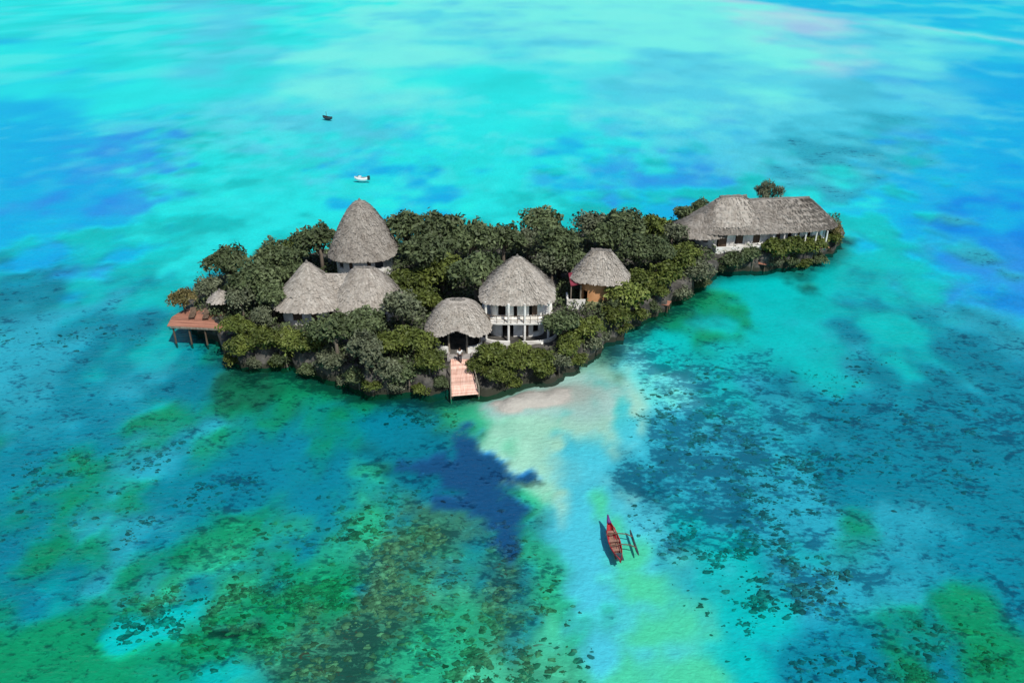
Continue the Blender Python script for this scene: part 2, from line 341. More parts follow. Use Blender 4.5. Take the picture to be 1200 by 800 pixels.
def seabed_mat():
    m, N, L = newmat('sea_bed'); b = N['Principled BSDF']; b.inputs['Roughness'].default_value = 1; b.inputs['Specular IOR Level'].default_value = 0
    def attr(n):
        a = N.new('ShaderNodeAttribute'); a.attribute_name = n; return a
    def noise(sc, det, dist=0, stretch=(1, 1, 1)):
        mp = N.new('ShaderNodeMapping'); mp.inputs['Scale'].default_value = stretch; L.new(tc.outputs['Object'], mp.inputs[0])
        n = N.new('ShaderNodeTexNoise'); n.inputs['Scale'].default_value = sc; n.inputs['Detail'].default_value = det; n.inputs['Distortion'].default_value = dist
        n.inputs['Roughness'].default_value = .6; L.new(mp.outputs[0], n.inputs['Vector']); return n.outputs[0]
    def math_(op, a, bb, clamp=False):
        n = N.new('ShaderNodeMath'); n.operation = op; n.use_clamp = clamp
        for i, v in enumerate((a, bb)):
            if isinstance(v, (int, float)): n.inputs[i].default_value = v
            else: L.new(v, n.inputs[i])
        return n.outputs[0]
    def mixc(f, a, bb):
        n = N.new('ShaderNodeMix'); n.data_type = 'RGBA'
        L.new(f, n.inputs[0])
        for i, v in ((6, a), (7, bb)):
            if isinstance(v, tuple): n.inputs[i].default_value = (*v, 1)
            else: L.new(v, n.inputs[i])
        return n.outputs[2]
    def scale(c, k):
        n = N.new('ShaderNodeVectorMath'); n.operation = 'SCALE'; L.new(c, n.inputs[0])
        if isinstance(k, (int, float)): n.inputs['Scale'].default_value = k
        else: L.new(k, n.inputs['Scale'])
        return n.outputs[0]
    tc = N.new('ShaderNodeTexCoord')
    bed = attr('bed').outputs['Color']; w = attr('weed').outputs['Fac']; co = attr('coral').outputs['Fac']
    # weed beds: clumps whose share of the bottom follows the survey
    n1 = noise(.45, 9, .6, (1, 1.4, 1)); n2 = noise(1.7, 7, .3, (1, 1.5, 1)); n3 = noise(.07, 4, .3)
    nn = math_('ADD', math_('MULTIPLY', n1, .5), math_('ADD', math_('MULTIPLY', n2, .35), math_('MULTIPLY', n3, .15)))
    thr = math_('SUBTRACT', .72, math_('MULTIPLY', w, .36))
    wm = math_('MULTIPLY', math_('SUBTRACT', nn, thr), 15, True)
    n8 = noise(1.9, 7, .5, (1, 1.7, 1)); thr2 = math_('SUBTRACT', .76, math_('MULTIPLY', w, .3))
    wm2 = math_('MULTIPLY', math_('MULTIPLY', math_('SUBTRACT', n8, thr2), 18, True), .75)
    wm = math_('MAXIMUM', wm, wm2)
    n5 = noise(2.4, 5)
    sandv = math_('ADD', math_('MULTIPLY', n5, .35), .86)
    c = scale(bed, sandv)
    wc = N.new('ShaderNodeVectorMath'); wc.operation = 'MULTIPLY'; L.new(bed, wc.inputs[0]); wc.inputs[1].default_value = (.22, .32, .42)
    c = mixc(math_('MULTIPLY', wm, .85), c, wc.outputs[0])
    # coral heads and rubble: small brown patches and pale halos
    n6 = noise(1.1, 8, 1.0, (1, 1.9, 1)); 
    cm = math_('MULTIPLY', math_('SUBTRACT', n6, math_('SUBTRACT', .78, math_('MULTIPLY', co, .22))), 22, True)
    cm = math_('MULTIPLY', cm, math_('MULTIPLY', co, 2, True))
    cc = N.new('ShaderNodeVectorMath'); cc.operation = 'MULTIPLY'; L.new(bed, cc.inputs[0]); cc.inputs[1].default_value = (1.1, .3, .3)
    c = mixc(cm, c, cc.outputs[0])
    n7 = noise(1.1, 6, .8, (1, 1.6, 1))
    pm = math_('MULTIPLY', math_('MULTIPLY', math_('SUBTRACT', n7, .58), 20, True), math_('MULTIPLY', co, .7, True))
    c = mixc(pm, c, scale(bed, 1.7))
    L.new(c, b.inputs['Base Color'])
    bp = N.new('ShaderNodeBump'); bp.inputs['Strength'].default_value = .5; bp.inputs['Distance'].default_value = .3
    L.new(n2, bp.inputs['Height']); L.new(bp.outputs[0], b.inputs['Normal'])
    return m
def water_mat():
    m, N, L = newmat('sea_water'); out = N['Material Output']; N.remove(N['Principled BSDF'])
    a = N.new('ShaderNodeAttribute'); a.attribute_name = 'tint'
    t = N.new('ShaderNodeBsdfTransparent'); L.new(a.outputs['Color'], t.inputs[0])
    g = N.new('ShaderNodeBsdfGlossy'); g.inputs['Roughness'].default_value = .08
    fr0 = N.new('ShaderNodeFresnel'); fr0.inputs[0].default_value = 1.33
    fr = N.new('ShaderNodeMath'); fr.operation = 'MINIMUM'; fr.inputs[1].default_value = .07   # wave slopes keep a rough sea from mirroring the horizon
    L.new(fr0.outputs[0], fr.inputs[0])
    tc = N.new('ShaderNodeTexCoord')
    hs = None
    for sc, st, k in ((.35, (1, 2.2, 1), .55), (1.6, (1, 1.7, 1), .3), (.09, (1, 2.5, 1), .6)):
        mp = N.new('ShaderNodeMapping'); mp.inputs['Scale'].default_value = st; mp.inputs['Rotation'].default_value = (0, 0, R(8)); L.new(tc.outputs['Object'], mp.inputs[0])
        n = N.new('ShaderNodeTexNoise'); n.inputs['Scale'].default_value = sc; n.inputs['Detail'].default_value = 4; L.new(mp.outputs[0], n.inputs['Vector'])
        mm = N.new('ShaderNodeMath'); mm.operation = 'MULTIPLY'; mm.inputs[1].default_value = k; L.new(n.outputs[0], mm.inputs[0])
        if hs is None: hs = mm.outputs[0]
        else:
            ad = N.new('ShaderNodeMath'); L.new(hs, ad.inputs[0]); L.new(mm.outputs[0], ad.inputs[1]); hs = ad.outputs[0]
    bp = N.new('ShaderNodeBump'); bp.inputs['Strength'].default_value = .8; bp.inputs['Distance'].default_value = .5
    L.new(hs, bp.inputs['Height']); L.new(bp.outputs[0], fr0.inputs['Normal']); L.new(bp.outputs[0], g.inputs['Normal'])
    mx = N.new('ShaderNodeMixShader'); L.new(fr.outputs[0], mx.inputs[0]); L.new(t.outputs[0], mx.inputs[1]); L.new(g.outputs[0], mx.inputs[2])
    L.new(mx.outputs[0], out.inputs[0])
    return m
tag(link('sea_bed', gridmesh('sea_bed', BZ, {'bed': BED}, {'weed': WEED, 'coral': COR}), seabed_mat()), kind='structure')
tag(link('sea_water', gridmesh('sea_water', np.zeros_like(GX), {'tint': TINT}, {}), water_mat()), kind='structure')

def mounds(name, label, cat, n, box, want, m, rlo, rhi, hk, ax=1.5):
    """bottom growth as low ragged domes: far too many to count"""
    x = rng.uniform(box[0], box[1], n * 25); y = rng.uniform(box[2], box[3], n * 25)
    dz_ = y * cp + CH * sp; px = 600 + F * x / dz_; py = 400 - F * (y * sp - CH * cp) / dz_
    cl = fbm(x / 3.2, y / 3.2, 900, 4); k = want(px, py) * (.08 + sstep(cl, .5, .64)) * (.1 + sstep(fbm(x / .9, y / .9, 950, 3), .45, .6))
    ok = (rng.random(len(x)) < k) & (sdist(x, y) < -.6) & (px > -60) & (px < 1260)
    mid = np.interp(py, [450, 600, 700, 800], [680, 702, 745, 790]); ok &= (np.abs(px - mid) > np.interp(py, [450, 600, 800], [50, 42, 66])) | (py < 440) | (rng.random(len(px)) < .03)
    x, y = x[ok][:n], y[ok][:n]; n = len(x); vs = []; fs = []
    for i in range(n):
        r = rlo + (rhi - rlo) * rng.random() ** 3; z0 = -.66; h = min(hk * r + .15, .52); b = len(vs); th = rng.uniform(-.5, .5)
        for rr, zz in ((1, 0), (.72, .65)):
            for q in range(7):
                a = 2 * math.pi * q / 7; k = r * rr * rng.uniform(.4, 1.5); ux, uy = k * ax * math.cos(a), k * math.sin(a)
                vs.append((x[i] + ux * math.cos(th) - uy * math.sin(th), y[i] + ux * math.sin(th) + uy * math.cos(th), z0 + h * zz * rng.uniform(.8, 1.2)))
        vs.append((x[i], y[i], z0 + h))
        for q in range(7):
            fs.append((b + q, b + (q + 1) % 7, b + 7 + (q + 1) % 7, b + 7 + q)); fs.append((b + 7 + q, b + 7 + (q + 1) % 7, b + 14))
    me = bpy.data.meshes.new(name); me.from_pydata(vs, [], fs); me.update()
    tag(link(name, me, m), label, cat, kind='stuff')
def zone(*els):
    def f(px, py):
        v = np.zeros(px.shape)
        for x, y, a, b, k in els: v = np.maximum(v, k * np.clip(1.6 - 1.6 * np.hypot((px - x) / a, (py - y) / b), 0, 1))
        return v
    return f
M['coral'] = noisemat('coral_heads', (.13, .08, .06), (.36, .22, .16), scale=1.5, rough=1, bump=.4, island=.5)
M['grass_bed'] = noisemat('seagrass', (.07, .1, .08), (.17, .2, .16), scale=1.5, rough=1, bump=.4, island=.4)
mounds('coral_heads', 'brown coral heads and rubble scattered under the green water of the foreground reef', 'coral', 13000, (-48, 48, 28, 66),
       zone((450, 690, 220, 130, 1), (560, 740, 130, 90, .8), (250, 740, 170, 70, .8), (470, 640, 150, 60, .8), (1050, 770, 150, 60, .8), (930, 680, 90, 60, .5), (90, 590, 150, 60, .35), (520, 480, 120, 22, .7)), M['coral'], .04, .27, .5)
mounds('seagrass_clumps', 'dark seagrass clumps in the clear shallows right of the sand channel and over the left flats', 'seagrass', 14000, (-60, 60, 28, 84),
       zone((790, 520, 120, 110, 1), (830, 640, 110, 80, .8), (880, 570, 140, 120, .5), (880, 740, 120, 70, .7), (620, 770, 90, 50, .5), (470, 560, 70, 40, .7), (150, 560, 170, 60, .4), (1000, 520, 220, 120, .2), (80, 370, 130, 40, .5)), M['grass_bed'], .04, .24, .45, 1.7)

# ------------------------------------------------------------------ island ground
def island_ground():
    xs = np.arange(-46, 50, .4); ys = np.arange(60, 122, .4)
    X, Y = np.meshgrid(xs, ys); Z, sd = gheight(X, Y)
    gy, gx = np.gradient(sdist(X, Y), .4)
    lip = np.exp(-((Z - 1.7) / .55) ** 2) * sstep(-np.abs(sd), -1.6, -.2) * (.35 + .9 * fbm(X * .5, Y * .5, 33))
    X2, Y2 = X - gx * lip, Y - gy * lip
    keep = Z > -1.45
    ny, nx = X.shape; idx = np.full(X.shape, -1); vs = []; fs = []
    for j in range(ny):
        for i in range(nx):
            if keep[max(j - 1, 0):j + 2, max(i - 1, 0):i + 2].any():
                idx[j, i] = len(vs); vs.append((X2[j, i], Y2[j, i], Z[j, i]))
    for j in range(ny - 1):
        for i in range(nx - 1):
            q = (idx[j, i], idx[j, i + 1], idx[j + 1, i + 1], idx[j + 1, i])
            if min(q) >= 0: fs.append(q)
    me = bpy.data.meshes.new('island_ground'); me.from_pydata(vs, [], fs); me.update()
    me.polygons.foreach_set('use_smooth', [True] * len(fs))
    return tag(link('island_ground', me, M['rock']), kind='structure')
island_ground()
def gz(x, y): return float(gheight(np.array([x]), np.array([y]))[0][0])

# ------------------------------------------------------------------ thatched roofs, walls
def sup(a, rx, ry, n):
    c, s = math.cos(a), math.sin(a)
    k = (abs(c) ** n + abs(s) ** n) ** (-1 / n)
    return rx * c * k, ry * s * k
def thatch(parent, rx, ry, h, z0, a=.8, n=2.6, ridge=0., off=(0, 0), mat='thatch', strands=2600, cap=True, arch=0, seed=1, thick=.28, rz=0):
    rg = random.Random(seed); mb = MB(); NU = 80; courses = 6; NV = courses * 3
    def pt(u, v, lift=0.0, inset=0.0):
        s = (1 - v) ** a
        ex = ridge + (rx - inset - ridge) * s + lift; ey = (ry - inset) * s + lift
        x, y = sup(u, max(ex, .02), max(ey, .02), n)
        z = z0 + h * v + lift * .4
        if arch:                       # eave lifts over the doorway on the seaward side
            d = abs(math.atan2(math.sin(u + math.pi / 2), math.cos(u + math.pi / 2)))
            z += arch * math.exp(-(d / .38) ** 2) * (1 - v) ** 5
        cr, sr = math.cos(rz), math.sin(rz)
        return Vector((off[0] + x * cr - y * sr, off[1] + x * sr + y * cr, z))
    rows = []
    for j in range(NV + 1):
        v = min(j / NV, .995); ph = (j % 3) / 3
        row = []
        for i in range(NU):
            u = 2 * math.pi * i / NU
            row.append(pt(u, v, .13 * (1 - ph) + rg.uniform(-.035, .035)) + Vector((0, 0, rg.uniform(-.03, .03) - (.1 * rg.random() if j == 0 else 0))))
        rows.append(row)
    inner = []
    for v in (0, .3, .7, .97):
        inner.append([pt(2 * math.pi * i / NU, v, 0, thick) - Vector((0, 0, thick * .7 if v < .9 else thick)) for i in range(NU)])
    vs = [p for r in reversed(inner) for p in r] + [p for r in rows for p in r]; fs = []
    for j in range(len(inner) + len(rows) - 1):
        for i in range(NU): fs.append((j * NU + i, j * NU + (i + 1) % NU, (j + 1) * NU + (i + 1) % NU, (j + 1) * NU + i))
    fs.append(tuple((len(inner) + len(rows) - 1) * NU + i for i in range(NU)))
    mb.add(vs, fs)
    for _ in range(strands):           # palm-frond strips lying down the slope, ragged at the eave
        u = rg.uniform(0, 2 * math.pi); v = (rg.random() ** 1.3) * .97; eave = rg.random() < .16
        if eave: v = 0.0
        dv = rg.uniform(.35, .8) / math.hypot(h, rx); l0 = rg.uniform(.1, .17)
        p1 = pt(u, min(v + dv, .99), l0 * .7); p0 = pt(u, v, l0 + .04)
        if eave: p0 = p0 + (p0 - p1).normalized() * rg.uniform(.0, .22)
        w = Vector((-(p0.y - off[1]), p0.x - off[0], 0)); w = (w.normalized() if w.length > .01 else Vector((1, 0, 0))) * rg.uniform(.05, .13)
        k = Vector((rg.uniform(-.06, .06), rg.uniform(-.06, .06), 0))
        mb.add([p0 - w + k, p0 + w + k, p1 + w * .8, p1 - w * .8], [(0, 1, 2, 3)])
    ro = mb.build('roof', M[mat], parent)
    if cap:
        c = MB(); top = z0 + h
        if ridge > .3:
            cr, sr = math.cos(rz), math.sin(rz); pts = []
            for k in range(13):
                x = -ridge - .25 + (2 * ridge + .5) * k / 12
                pts.append((off[0] + x * cr, off[1] + x * sr, top + .03 + rg.uniform(-.04, .04)))
            c.tube(pts, [.16 + rg.uniform(0, .1) for _ in pts], 8)
        else:
            c.tube([(off[0], off[1], top - .45), (off[0], off[1], top - .1), (off[0], off[1], top + .12), (off[0], off[1], top + .32)], [.42, .26, .16, .06], 10)
        c.build('ridge_cap', M['thatch_cap'], ro)
    return ro
def ringwall(rx, ry, n, z0, z1, t, ops, off=(0, 0), seg=96, a0=0, a1=360):
    """plastered wall on a rounded plan with openings (from°, to°, sill z, head z); -90° faces the sea in front"""
    mb = MB(); runs = []
    for i in range(seg):
        A0 = a0 + (a1 - a0) * i / seg; A1 = a0 + (a1 - a0) * (i + 1) / seg; am = (A0 + A1) / 2
        cuts = []
        for (p, q, zb, zt) in ops:
            if (am - p) % 360 < (q - p) % 360: cuts.append((zb, zt))
        iv = []; z = z0
        for zb, zt in sorted(cuts):
            if zb > z + .01: iv.append((z, zb))
            z = zt
        if z < z1 - .01: iv.append((z, z1))
        if runs and runs[-1][2] == iv: runs[-1][1] = A1
        else: runs.append([A0, A1, iv])
    for A0, A1, iv in runs:
        k = max(1, int((A1 - A0) / ((a1 - a0) / seg) + .5))
        for zb, zt in iv:
            vs = []; fs = []
            for j in range(k + 1):
                u = R(A0 + (A1 - A0) * j / k)
                xo, yo = sup(u, rx, ry, n); xi, yi = sup(u, rx - t, ry - t, n)
                for x, y in ((xo, yo), (xi, yi)):
                    for z in (zb, zt): vs.append((off[0] + x, off[1] + y, z))
            for j in range(k):
                b = j * 4; c = b + 4
                fs += [(b, c, c + 1, b + 1), (b + 2, b + 3, c + 3, c + 2), (b + 1, c + 1, c + 3, b + 3), (b, b + 2, c + 2, c)]
            fs += [(0, 1, 3, 2), (k * 4, k * 4 + 2, k * 4 + 3, k * 4 + 1)]
            mb.add(vs, fs)
    return mb
def slab(rx, ry, n, z0, z1, off=(0, 0), seg=48):
    mb = MB(); vs = []
    for z in (z0, z1):
        for i in range(seg): x, y = sup(2 * math.pi * i / seg, rx, ry, n); vs.append((off[0] + x, off[1] + y, z))
    fs = [(i, (i + 1) % seg, seg + (i + 1) % seg, seg + i) for i in range(seg)] + [tuple(range(seg - 1, -1, -1)), tuple(range(seg, 2 * seg))]
    mb.add(vs, fs); return mb
def panel(parent, name, rx, ry, n, ang, w, z0, z1, m, off=(0, 0), inset=.12, frame=True, door=False):
    """a shutter, curtain or door hung inside an opening, with its frame"""
    u = R(ang); x, y = sup(u, rx - inset, ry - inset, n); x2, y2 = sup(u + .02, rx - inset, ry - inset, n)
    rz = math.atan2(y2 - y, x2 - x)
    mb = MB(); cx, cy = off[0] + x, off[1] + y
    k = 6
    for i in range(k):
        q = -w / 2 + w * (i + .5) / k
        mb.box((cx + q * math.cos(rz), cy + q * math.sin(rz), (z0 + z1) / 2), (w / k * .94, .03 + .015 * (i % 2), z1 - z0), rz)
    o = mb.build(name, m, parent)
    if frame:
        f = MB()
        for sg in (-1, 1): f.box((cx + sg * (w / 2 + .05) * math.cos(rz), cy + sg * (w / 2 + .05) * math.sin(rz), (z0 + z1) / 2), (.09, .12, z1 - z0 + .1), rz)
        f.box((cx, cy, z1 + .08), (w + .2, .12, .09), rz)
        f.build('frame', M['timber'], o)
    return o

# ---- two-storey dining house, centre
def dining():
    g = 2.0; c = Vector((.55, 78.7, 0))
    t = empty('dining_house', c, 0, 'two-storey white dining house with broad square thatched roof in the middle of the island', 'house')
    W = 2.95; n = 5
    ops = [(-128, -112, g + 2.75, g + 4.3), (-96, -90, g + 2.6, g + 4.3), (-66, -52, g + 2.75, g + 4.3), (-120, -97, g + .1, g + 2.1), (-80, -68, g + .1, g + 2.0), (-60, -50, g + .8, g + 2.0),
           (-35, -10, g + 2.8, g + 4.2), (10, 35, g + 2.8, g + 4.2), (-170, -145, g + 2.8, g + 4.2), (145, 170, g + .8, g + 2.), (60, 120, g + 2.8, g + 4.2)]
    ringwall(W, W, n, g - 1.2, g + 4.75, .22, ops).build('wall', M['lime'], t)
    slab(W - .24, W - .24, n, g + 2.3, g + 2.5).build('floor', M['timber'], t)
    b = slab(W + .85, W + .9, n, g + 2.28, g + 2.44, (0, -.25)); b.build('balcony', M['lime'], t)
    rl = MB()
    for i in range(13):
        a = -150 + 120 * i / 12; x, y = sup(R(a), W + .78, W + .82, n); y -= .25
        rl.tube([(x, y, g + 2.44), (x, y, g + 3.25)], .035, 6)
    for zz in (g + 2.85, g + 3.25): rl.tube([(sup(R(-150 + 120 * i / 24), W + .78, W + .82, n)[0], sup(R(-150 + 120 * i / 24), W + .78, W + .82, n)[1] - .25, zz) for i in range(25)], .035, 6)
    rl.build('railing', M['timber'], t)
    for a in (-137, -104, -78, -43):
        x, y = sup(R(a), W + .7, W + .74, n); p = MB(); p.tube([(x, y - .25, g - 1), (x, y - .25, g + 4.6)], .13, 10); p.build('post', M['lime'], t)
    panel(t, 'shutter', W, W, n, -55.5, .5, g + 2.8, g + 4.2, M['timber'])
    panel(t, 'door', W, W, n, -74, .8, g + .1, g + 1.9, M['timber'])
    thatch(t, 3.75, 3.65, 3.75, g + 4.45, a=.86, n=5, seed=3, strands=3600)
    # terrace walls and stair down in front
    te = ringwall(4.4, 3.4, 3, g - 1.1, g + .62, .2, [(-100, -84, g - .1, g + 1)], (0, -1.3), a0=-165, a1=-15, seg=60); te.build('parapet', M['lime'], t)
    slab(4.2, 3.2, 3, g - .9, g + .02, (0, -1.3)).build('terrace', M['stone'], t)
    st = MB()
    for i in range(9): st.box((1.9 + .0 * i, -4.35 - .26 * i, g - .0 - .16 * i - .4), (1.2, .3, .8))
    st.build('stair', M['lime'], t)
    for xx, dz_ in ((2.6, .45), (1.2, .3)):
        sw = MB(); k = [(xx + sx * .09, -4.2 - .26 * 9 * f, g + dz_ - 1.44 * f + zz) for f in (0, 1) for sx in (-1, 1) for zz in (-.8, .1)]
        sw.add(k, [(0, 1, 3, 2), (4, 6, 7, 5), (0, 4, 5, 1), (2, 3, 7, 6), (1, 5, 7, 3), (0, 2, 6, 4)]); sw.build('stair_wall', M['lime'], t)
dining()

# ---- gate pavilion with domed roof, above the jetty
def gate():
    g = 1.9; p = aty(538, 400, 74.6)
    t = empty('gate_pavilion', (p.x, 74.8, 0), 0, 'open entrance pavilion with low domed thatched roof above the pink plank jetty', 'pavilion')
    slab(2.5, 2.1, 4, g - 2.2, g).build('floor', M['stone'], t)
    for a in (-150, -112, -68, -30, 30, 68, 112, 150):
        x, y = sup(R(a), 2.35, 1.95, 3); k = MB(); k.tube([(x, y, g), (x * 1.01, y, g + 1.5), (x, y, g + 3.0)], [.12, .1, .1], 9); k.build('post', M['pole'], t)
    lw = ringwall(2.45, 2.05, 4, g, g + .75, .25, [(-112, -68, g - .1, g + 1), (75, 105, g - .1, g + 1)]); lw.build('bench_wall', M['lime'], t)
    bm = MB()
    for k in range(32):
        a, b = 2 * math.pi * k / 32, 2 * math.pi * (k + 1) / 32
        bm.tube([(*sup(a, 2.4, 2.0, 3), g + 2.95), (*sup(b, 2.4, 2.0, 3), g + 2.95)], .08, 6)
    bm.build('ring_beam', M['timber'], t)
    thatch(t, 3.2, 2.9, 2.75, g + 2.35, a=.52, n=3, arch=.75, seed=5, strands=3000, mat='thatch', ridge=.5)
gate()

# ---- tall tower house with beehive roof
def tower():
    g = 2.3; c = Vector((-18.3, 93, 0))
    t = empty('tower_house', c, 0, 'tall tower house with steep beehive thatched roof and white walls, highest on the island', 'house')
    W = 3.25; n = 3.5; top = 5.9
    ops = [(-140, -122, 4.1, 5.5), (-112, -104, 4.1, 5.4), (-76, -68, 4.1, 5.4), (-60, -42, 4.1, 5.5), (-20, 5, 4.1, 5.4), (170, 195, 4.1, 5.4), (60, 85, g, 4.4), (100, 125, 4.1, 5.4)]
    ringwall(W, W, n, g - 1, top, .25, ops).build('wall', M['lime'], t)
    slab(W - .3, W - .3, n, g, g + .15).build('floor', M['timber'], t)
    for a in (-108, -72): panel(t, 'window', W, W, n, a, .42, 4.15, 5.35, M['timber'])
    thatch(t, 3.95, 3.95, 6.2, 5.45, a=.62, n=2.8, seed=9, strands=4800, mat='thatch_weathered')
tower()

# ---- double-roofed villa, left
def villa():
    g = 2.1
    t = empty('thatched_villa', (-22.4, 81.4, 0), 0, 'low white villa under two joined grey thatched roofs, in front of the tower house', 'house')
    ops = [(-118, -98, g + .7, g + 2.0), (-80, -66, g + .1, g + 2.0), (-45, -30, g + .7, g + 2.), (170, 190, g + .7, g + 2)]
    ringwall(3.05, 3.0, 3, g - 1, g + 2.6, .25, ops).build('wall', M['lime'], t)
    o2 = (6.1, .6)
    ringwall(3.1, 3.1, 3, g - 1, g + 2.45, .25, [(-60, -40, g + .2, g + 2.0), (-125, -100, g + .7, g + 2), (-20, 0, g + .6, g + 1.9)], o2).build('wall', M['lime'], t)
    slab(2.7, 2.7, 3, g - .5, g + .05).build('floor', M['timber'], t)
    panel(t, 'window', 3.05, 3.0, 3, -108, .8, g + .75, g + 1.9, M['timber'])
    panel(t, 'door', 3.05, 3.0, 3, -73, .6, g + .1, g + 1.9, M['timber'])
    thatch(t, 3.85, 3.75, 4.2, g + 2.15, a=.97, n=2.8, seed=11, strands=3600)
    thatch(t, 3.7, 4.0, 3.7, g + 1.75, a=.75, n=3, off=o2, seed=13, strands=3600, ridge=.8)
    thatch(t, 3.3, 1.6, 1.6, g + 3.1, a=.8, n=3, off=(3.2, .6), seed=14, strands=1200, ridge=2.6, cap=False)
villa()

# ---- ochre cottage, right of the dining house
def cottage():
    g = 2.4
    t = empty('ochre_cottage', (10.05, 84.6, 0), 0, 'small ochre-walled cottage with steep thatched roof and a red lean-to, right of the dining house', 'house')
    ringwall(2.15, 2.15, 4, g - 1, g + 3.0, .25, [(-62, -50, g + 1.3, g + 2.2), (-25, 0, g + 1.1, g + 2.2), (-150, -128, g + .1, g + 2.1)]).build('wall', M['ochre'], t)
    ringwall(2.2, 2.2, 4, g - 1, g + .85, .05, []).build('plinth', M['lime_dirty'], t)
    panel(t, 'window', 2.15, 2.15, 4, -56, .42, g + 1.25, g + 2.1, M['timber'])
    thatch(t, 3.1, 2.6, 3.0, g + 3.2, a=.95, n=3, seed=17, strands=2600, mat='thatch', ridge=.9, rz=R(-12))
    lr = MB(); lr.box((-2.7, -1.0, g + 3.25), (1.7, 2.2, .1), 0, Matrix.Rotation(R(-14), 3, 'Y') @ Matrix.Rotation(R(18), 3, 'X'))
    for i in range(7): lr.box((-3.4 + .23 * i, -1.0, g + 3.10 + .057 * i), (.05, 2.2, .06), 0, Matrix.Rotation(R(-14), 3, 'Y') @ Matrix.Rotation(R(18), 3, 'X'))
    lr.build('lean_to_roof', M['redroof'], t)
    for x in (-3.4, -2.3):
        k = MB(); k.tube([(x, -1.9, g - .6), (x, -1.9, g + 2.75)], .08, 8); k.build('post', M['pole'], t)
    lw = MB(); lw.box((-2.8, -2.2, g + .2), (2.1, .2, 1.9)); lw.box((-3.75, -1.2, g + .2), (.2, 1.8, 1.9)); lw.build('terrace_wall', M['lime'], t)
cottage()

# ---- long house on the right lobe
def longhouse():
    g = 2.35; p0 = aty(884, 300, 105.3)
    t = empty('long_house', (p0.x, 105.4, 0), R(7), 'long white lodge under one wide thatched roof on the right-hand headland', 'house')
    rx, ry, n = 9.0, 3.7, 4
    ops = []
    for a0, a1 in ((-150, -140), (-131, -124), (-117, -112), (-103, -98), (-84, -79), (-73, -70), (-66, -63), (-58, -54), (-50, -46), (-42, -36), (-30, -15)):
        ops.append((a0, a1, g + (.1 if a0 in (-131, -73, -50) else .6), g + 1.95))
    ops += [(30, 50, g + .7, g + 1.9), (70, 78, g + .7, g + 1.9), (100, 110, g + .7, g + 1.9), (140, 150, g + .7, g + 1.9)]
    ringwall(rx, ry, n, g - 1.2, g + 2.45, .25, ops, seg=180).build('wall', M['lime'], t)
    slab(rx - .3, ry - .3, n, g - .4, g + .05, seg=64).build('floor', M['timber'], t)
    panel(t, 'door', rx, ry, n, -127, 1.0, g + .1, g + 1.9, M['timber'])
    for a in (-114.5, -100.5, -81.5, -64.5): panel(t, 'window', rx, ry, n, a, .8, g + .65, g + 1.85, M['timber'])
    thatch(t, 10.1, 4.4, 3.2, g + 2.2, a=.85, n=3.6, ridge=6.4, seed=21, strands=8000, mat='thatch_weathered')
    thatch(t, 4.4, 3.7, 3.0, g + 2.95, a=.9, n=3, ridge=1.6, off=(-4.2, .1), seed=23, strands=1200, mat='thatch')           # raised turret over the middle
    thatch(t, 3.4, 3.6, 2.3, g + 1.7, a=.9, n=2.8, off=(-8.7, -.6), seed=25, strands=1800, mat='thatch_weathered', cap=False)
    # stepped sea-front terrace, left half
    tw = MB()
    tw.box((-4.6, -5.0, g - .25), (6.4, .25, 2.1)); tw.box((-7.68, -4.3, g - .15), (.25, 1.6, 1.9)); tw.box((-1.52, -4.5, g - .05), (.25, 1.2, 1.6))
    tw.build('terrace_wall', M['lime'], t)
    ts = MB(); ts.box((-4.6, -4.3, g - .3), (5.9, 1.2, .6)); ts.build('terrace', M['stone'], t)
    for i in range(6):
        pmb = MB(); x = .3 + 1.5 * i; pmb.tube([(x, -4.35, g - .6), (x, -4.35, g + 2.15)], .11, 9); pmb.build('post', M['lime'], t)
    dk = MB()
    for i in range(8): dk.box((4.1 , -3.85 - .16 * i + .0, g - .02), (8.2, .145, .06))
    dk.build('veranda_deck', M['deck'], t)
longhouse()

# ---- jetty stair and person
def jetty():
    a = atz(539, 420, 1.85); b = atz(545, 463, .35)
    t = empty('plank_jetty', (0, 0, 0), 0, 'sloping pink-orange plank jetty leading from the beach up to the entrance pavilion', 'jetty')
    n = 26; pl = MB()
    d = (b - a); ang = math.atan2(d.x, -d.y)
    for i in range(n):
        f = (i + .5) / n; p = a + d * f; w = 1.9 + .75 * f
        pl.box((p.x, p.y, p.z + .06 * math.sin(i * 2.1) * .15), (w, d.length / n * .9, .06), ang, Matrix.Rotation(math.atan2(d.z, math.hypot(d.x, d.y)) * -1, 3, 'X'))
    pl.build('planks', M['jetty'], t)
    for s in (-1, 1):
        m = MB(); o = Vector((math.cos(ang), math.sin(ang), 0)) * s
        m.tube([a + o * .9 - Vector((0, 0, .12)), b + o * 1.25 - Vector((0, 0, .12))], .09, 8); m.build('beam', M['timber'], t)
        for f in (.35, .7, .97):
            q = a + d * f + o * (1.02 + .36 * f); k = MB(); k.tube([q - Vector((0, 0, 2.3)), q + Vector((0, 0, .85))], .08, 8); k.build('post', M['pole'], t)
        h = MB(); h.tube([a + d * f + o * (1.02 + .36 * f) + Vector((0, 0, .8)) for f in (.3, .5, .7, .97)], .045, 7); h.build('handrail', M['pole'], t)
    st = empty('stone_path', (0, 0, 0), 0, 'grey stone path between the pavilion floor and the top of the plank jetty', 'path')
    s = MB(); s.box((a.x, a.y + .75, .95), (2.2, 1.7, 1.86)); s.build('paving', M['stone'], st)
    kb = MB(); 
    for sg in (-1, 1): kb.box((a.x + sg * 1.2, a.y + .75, 1.1), (.2, 1.7, 1.95))
    kb.build('kerb', M['stone'], st)
    return a, b
ja, jb = jetty()

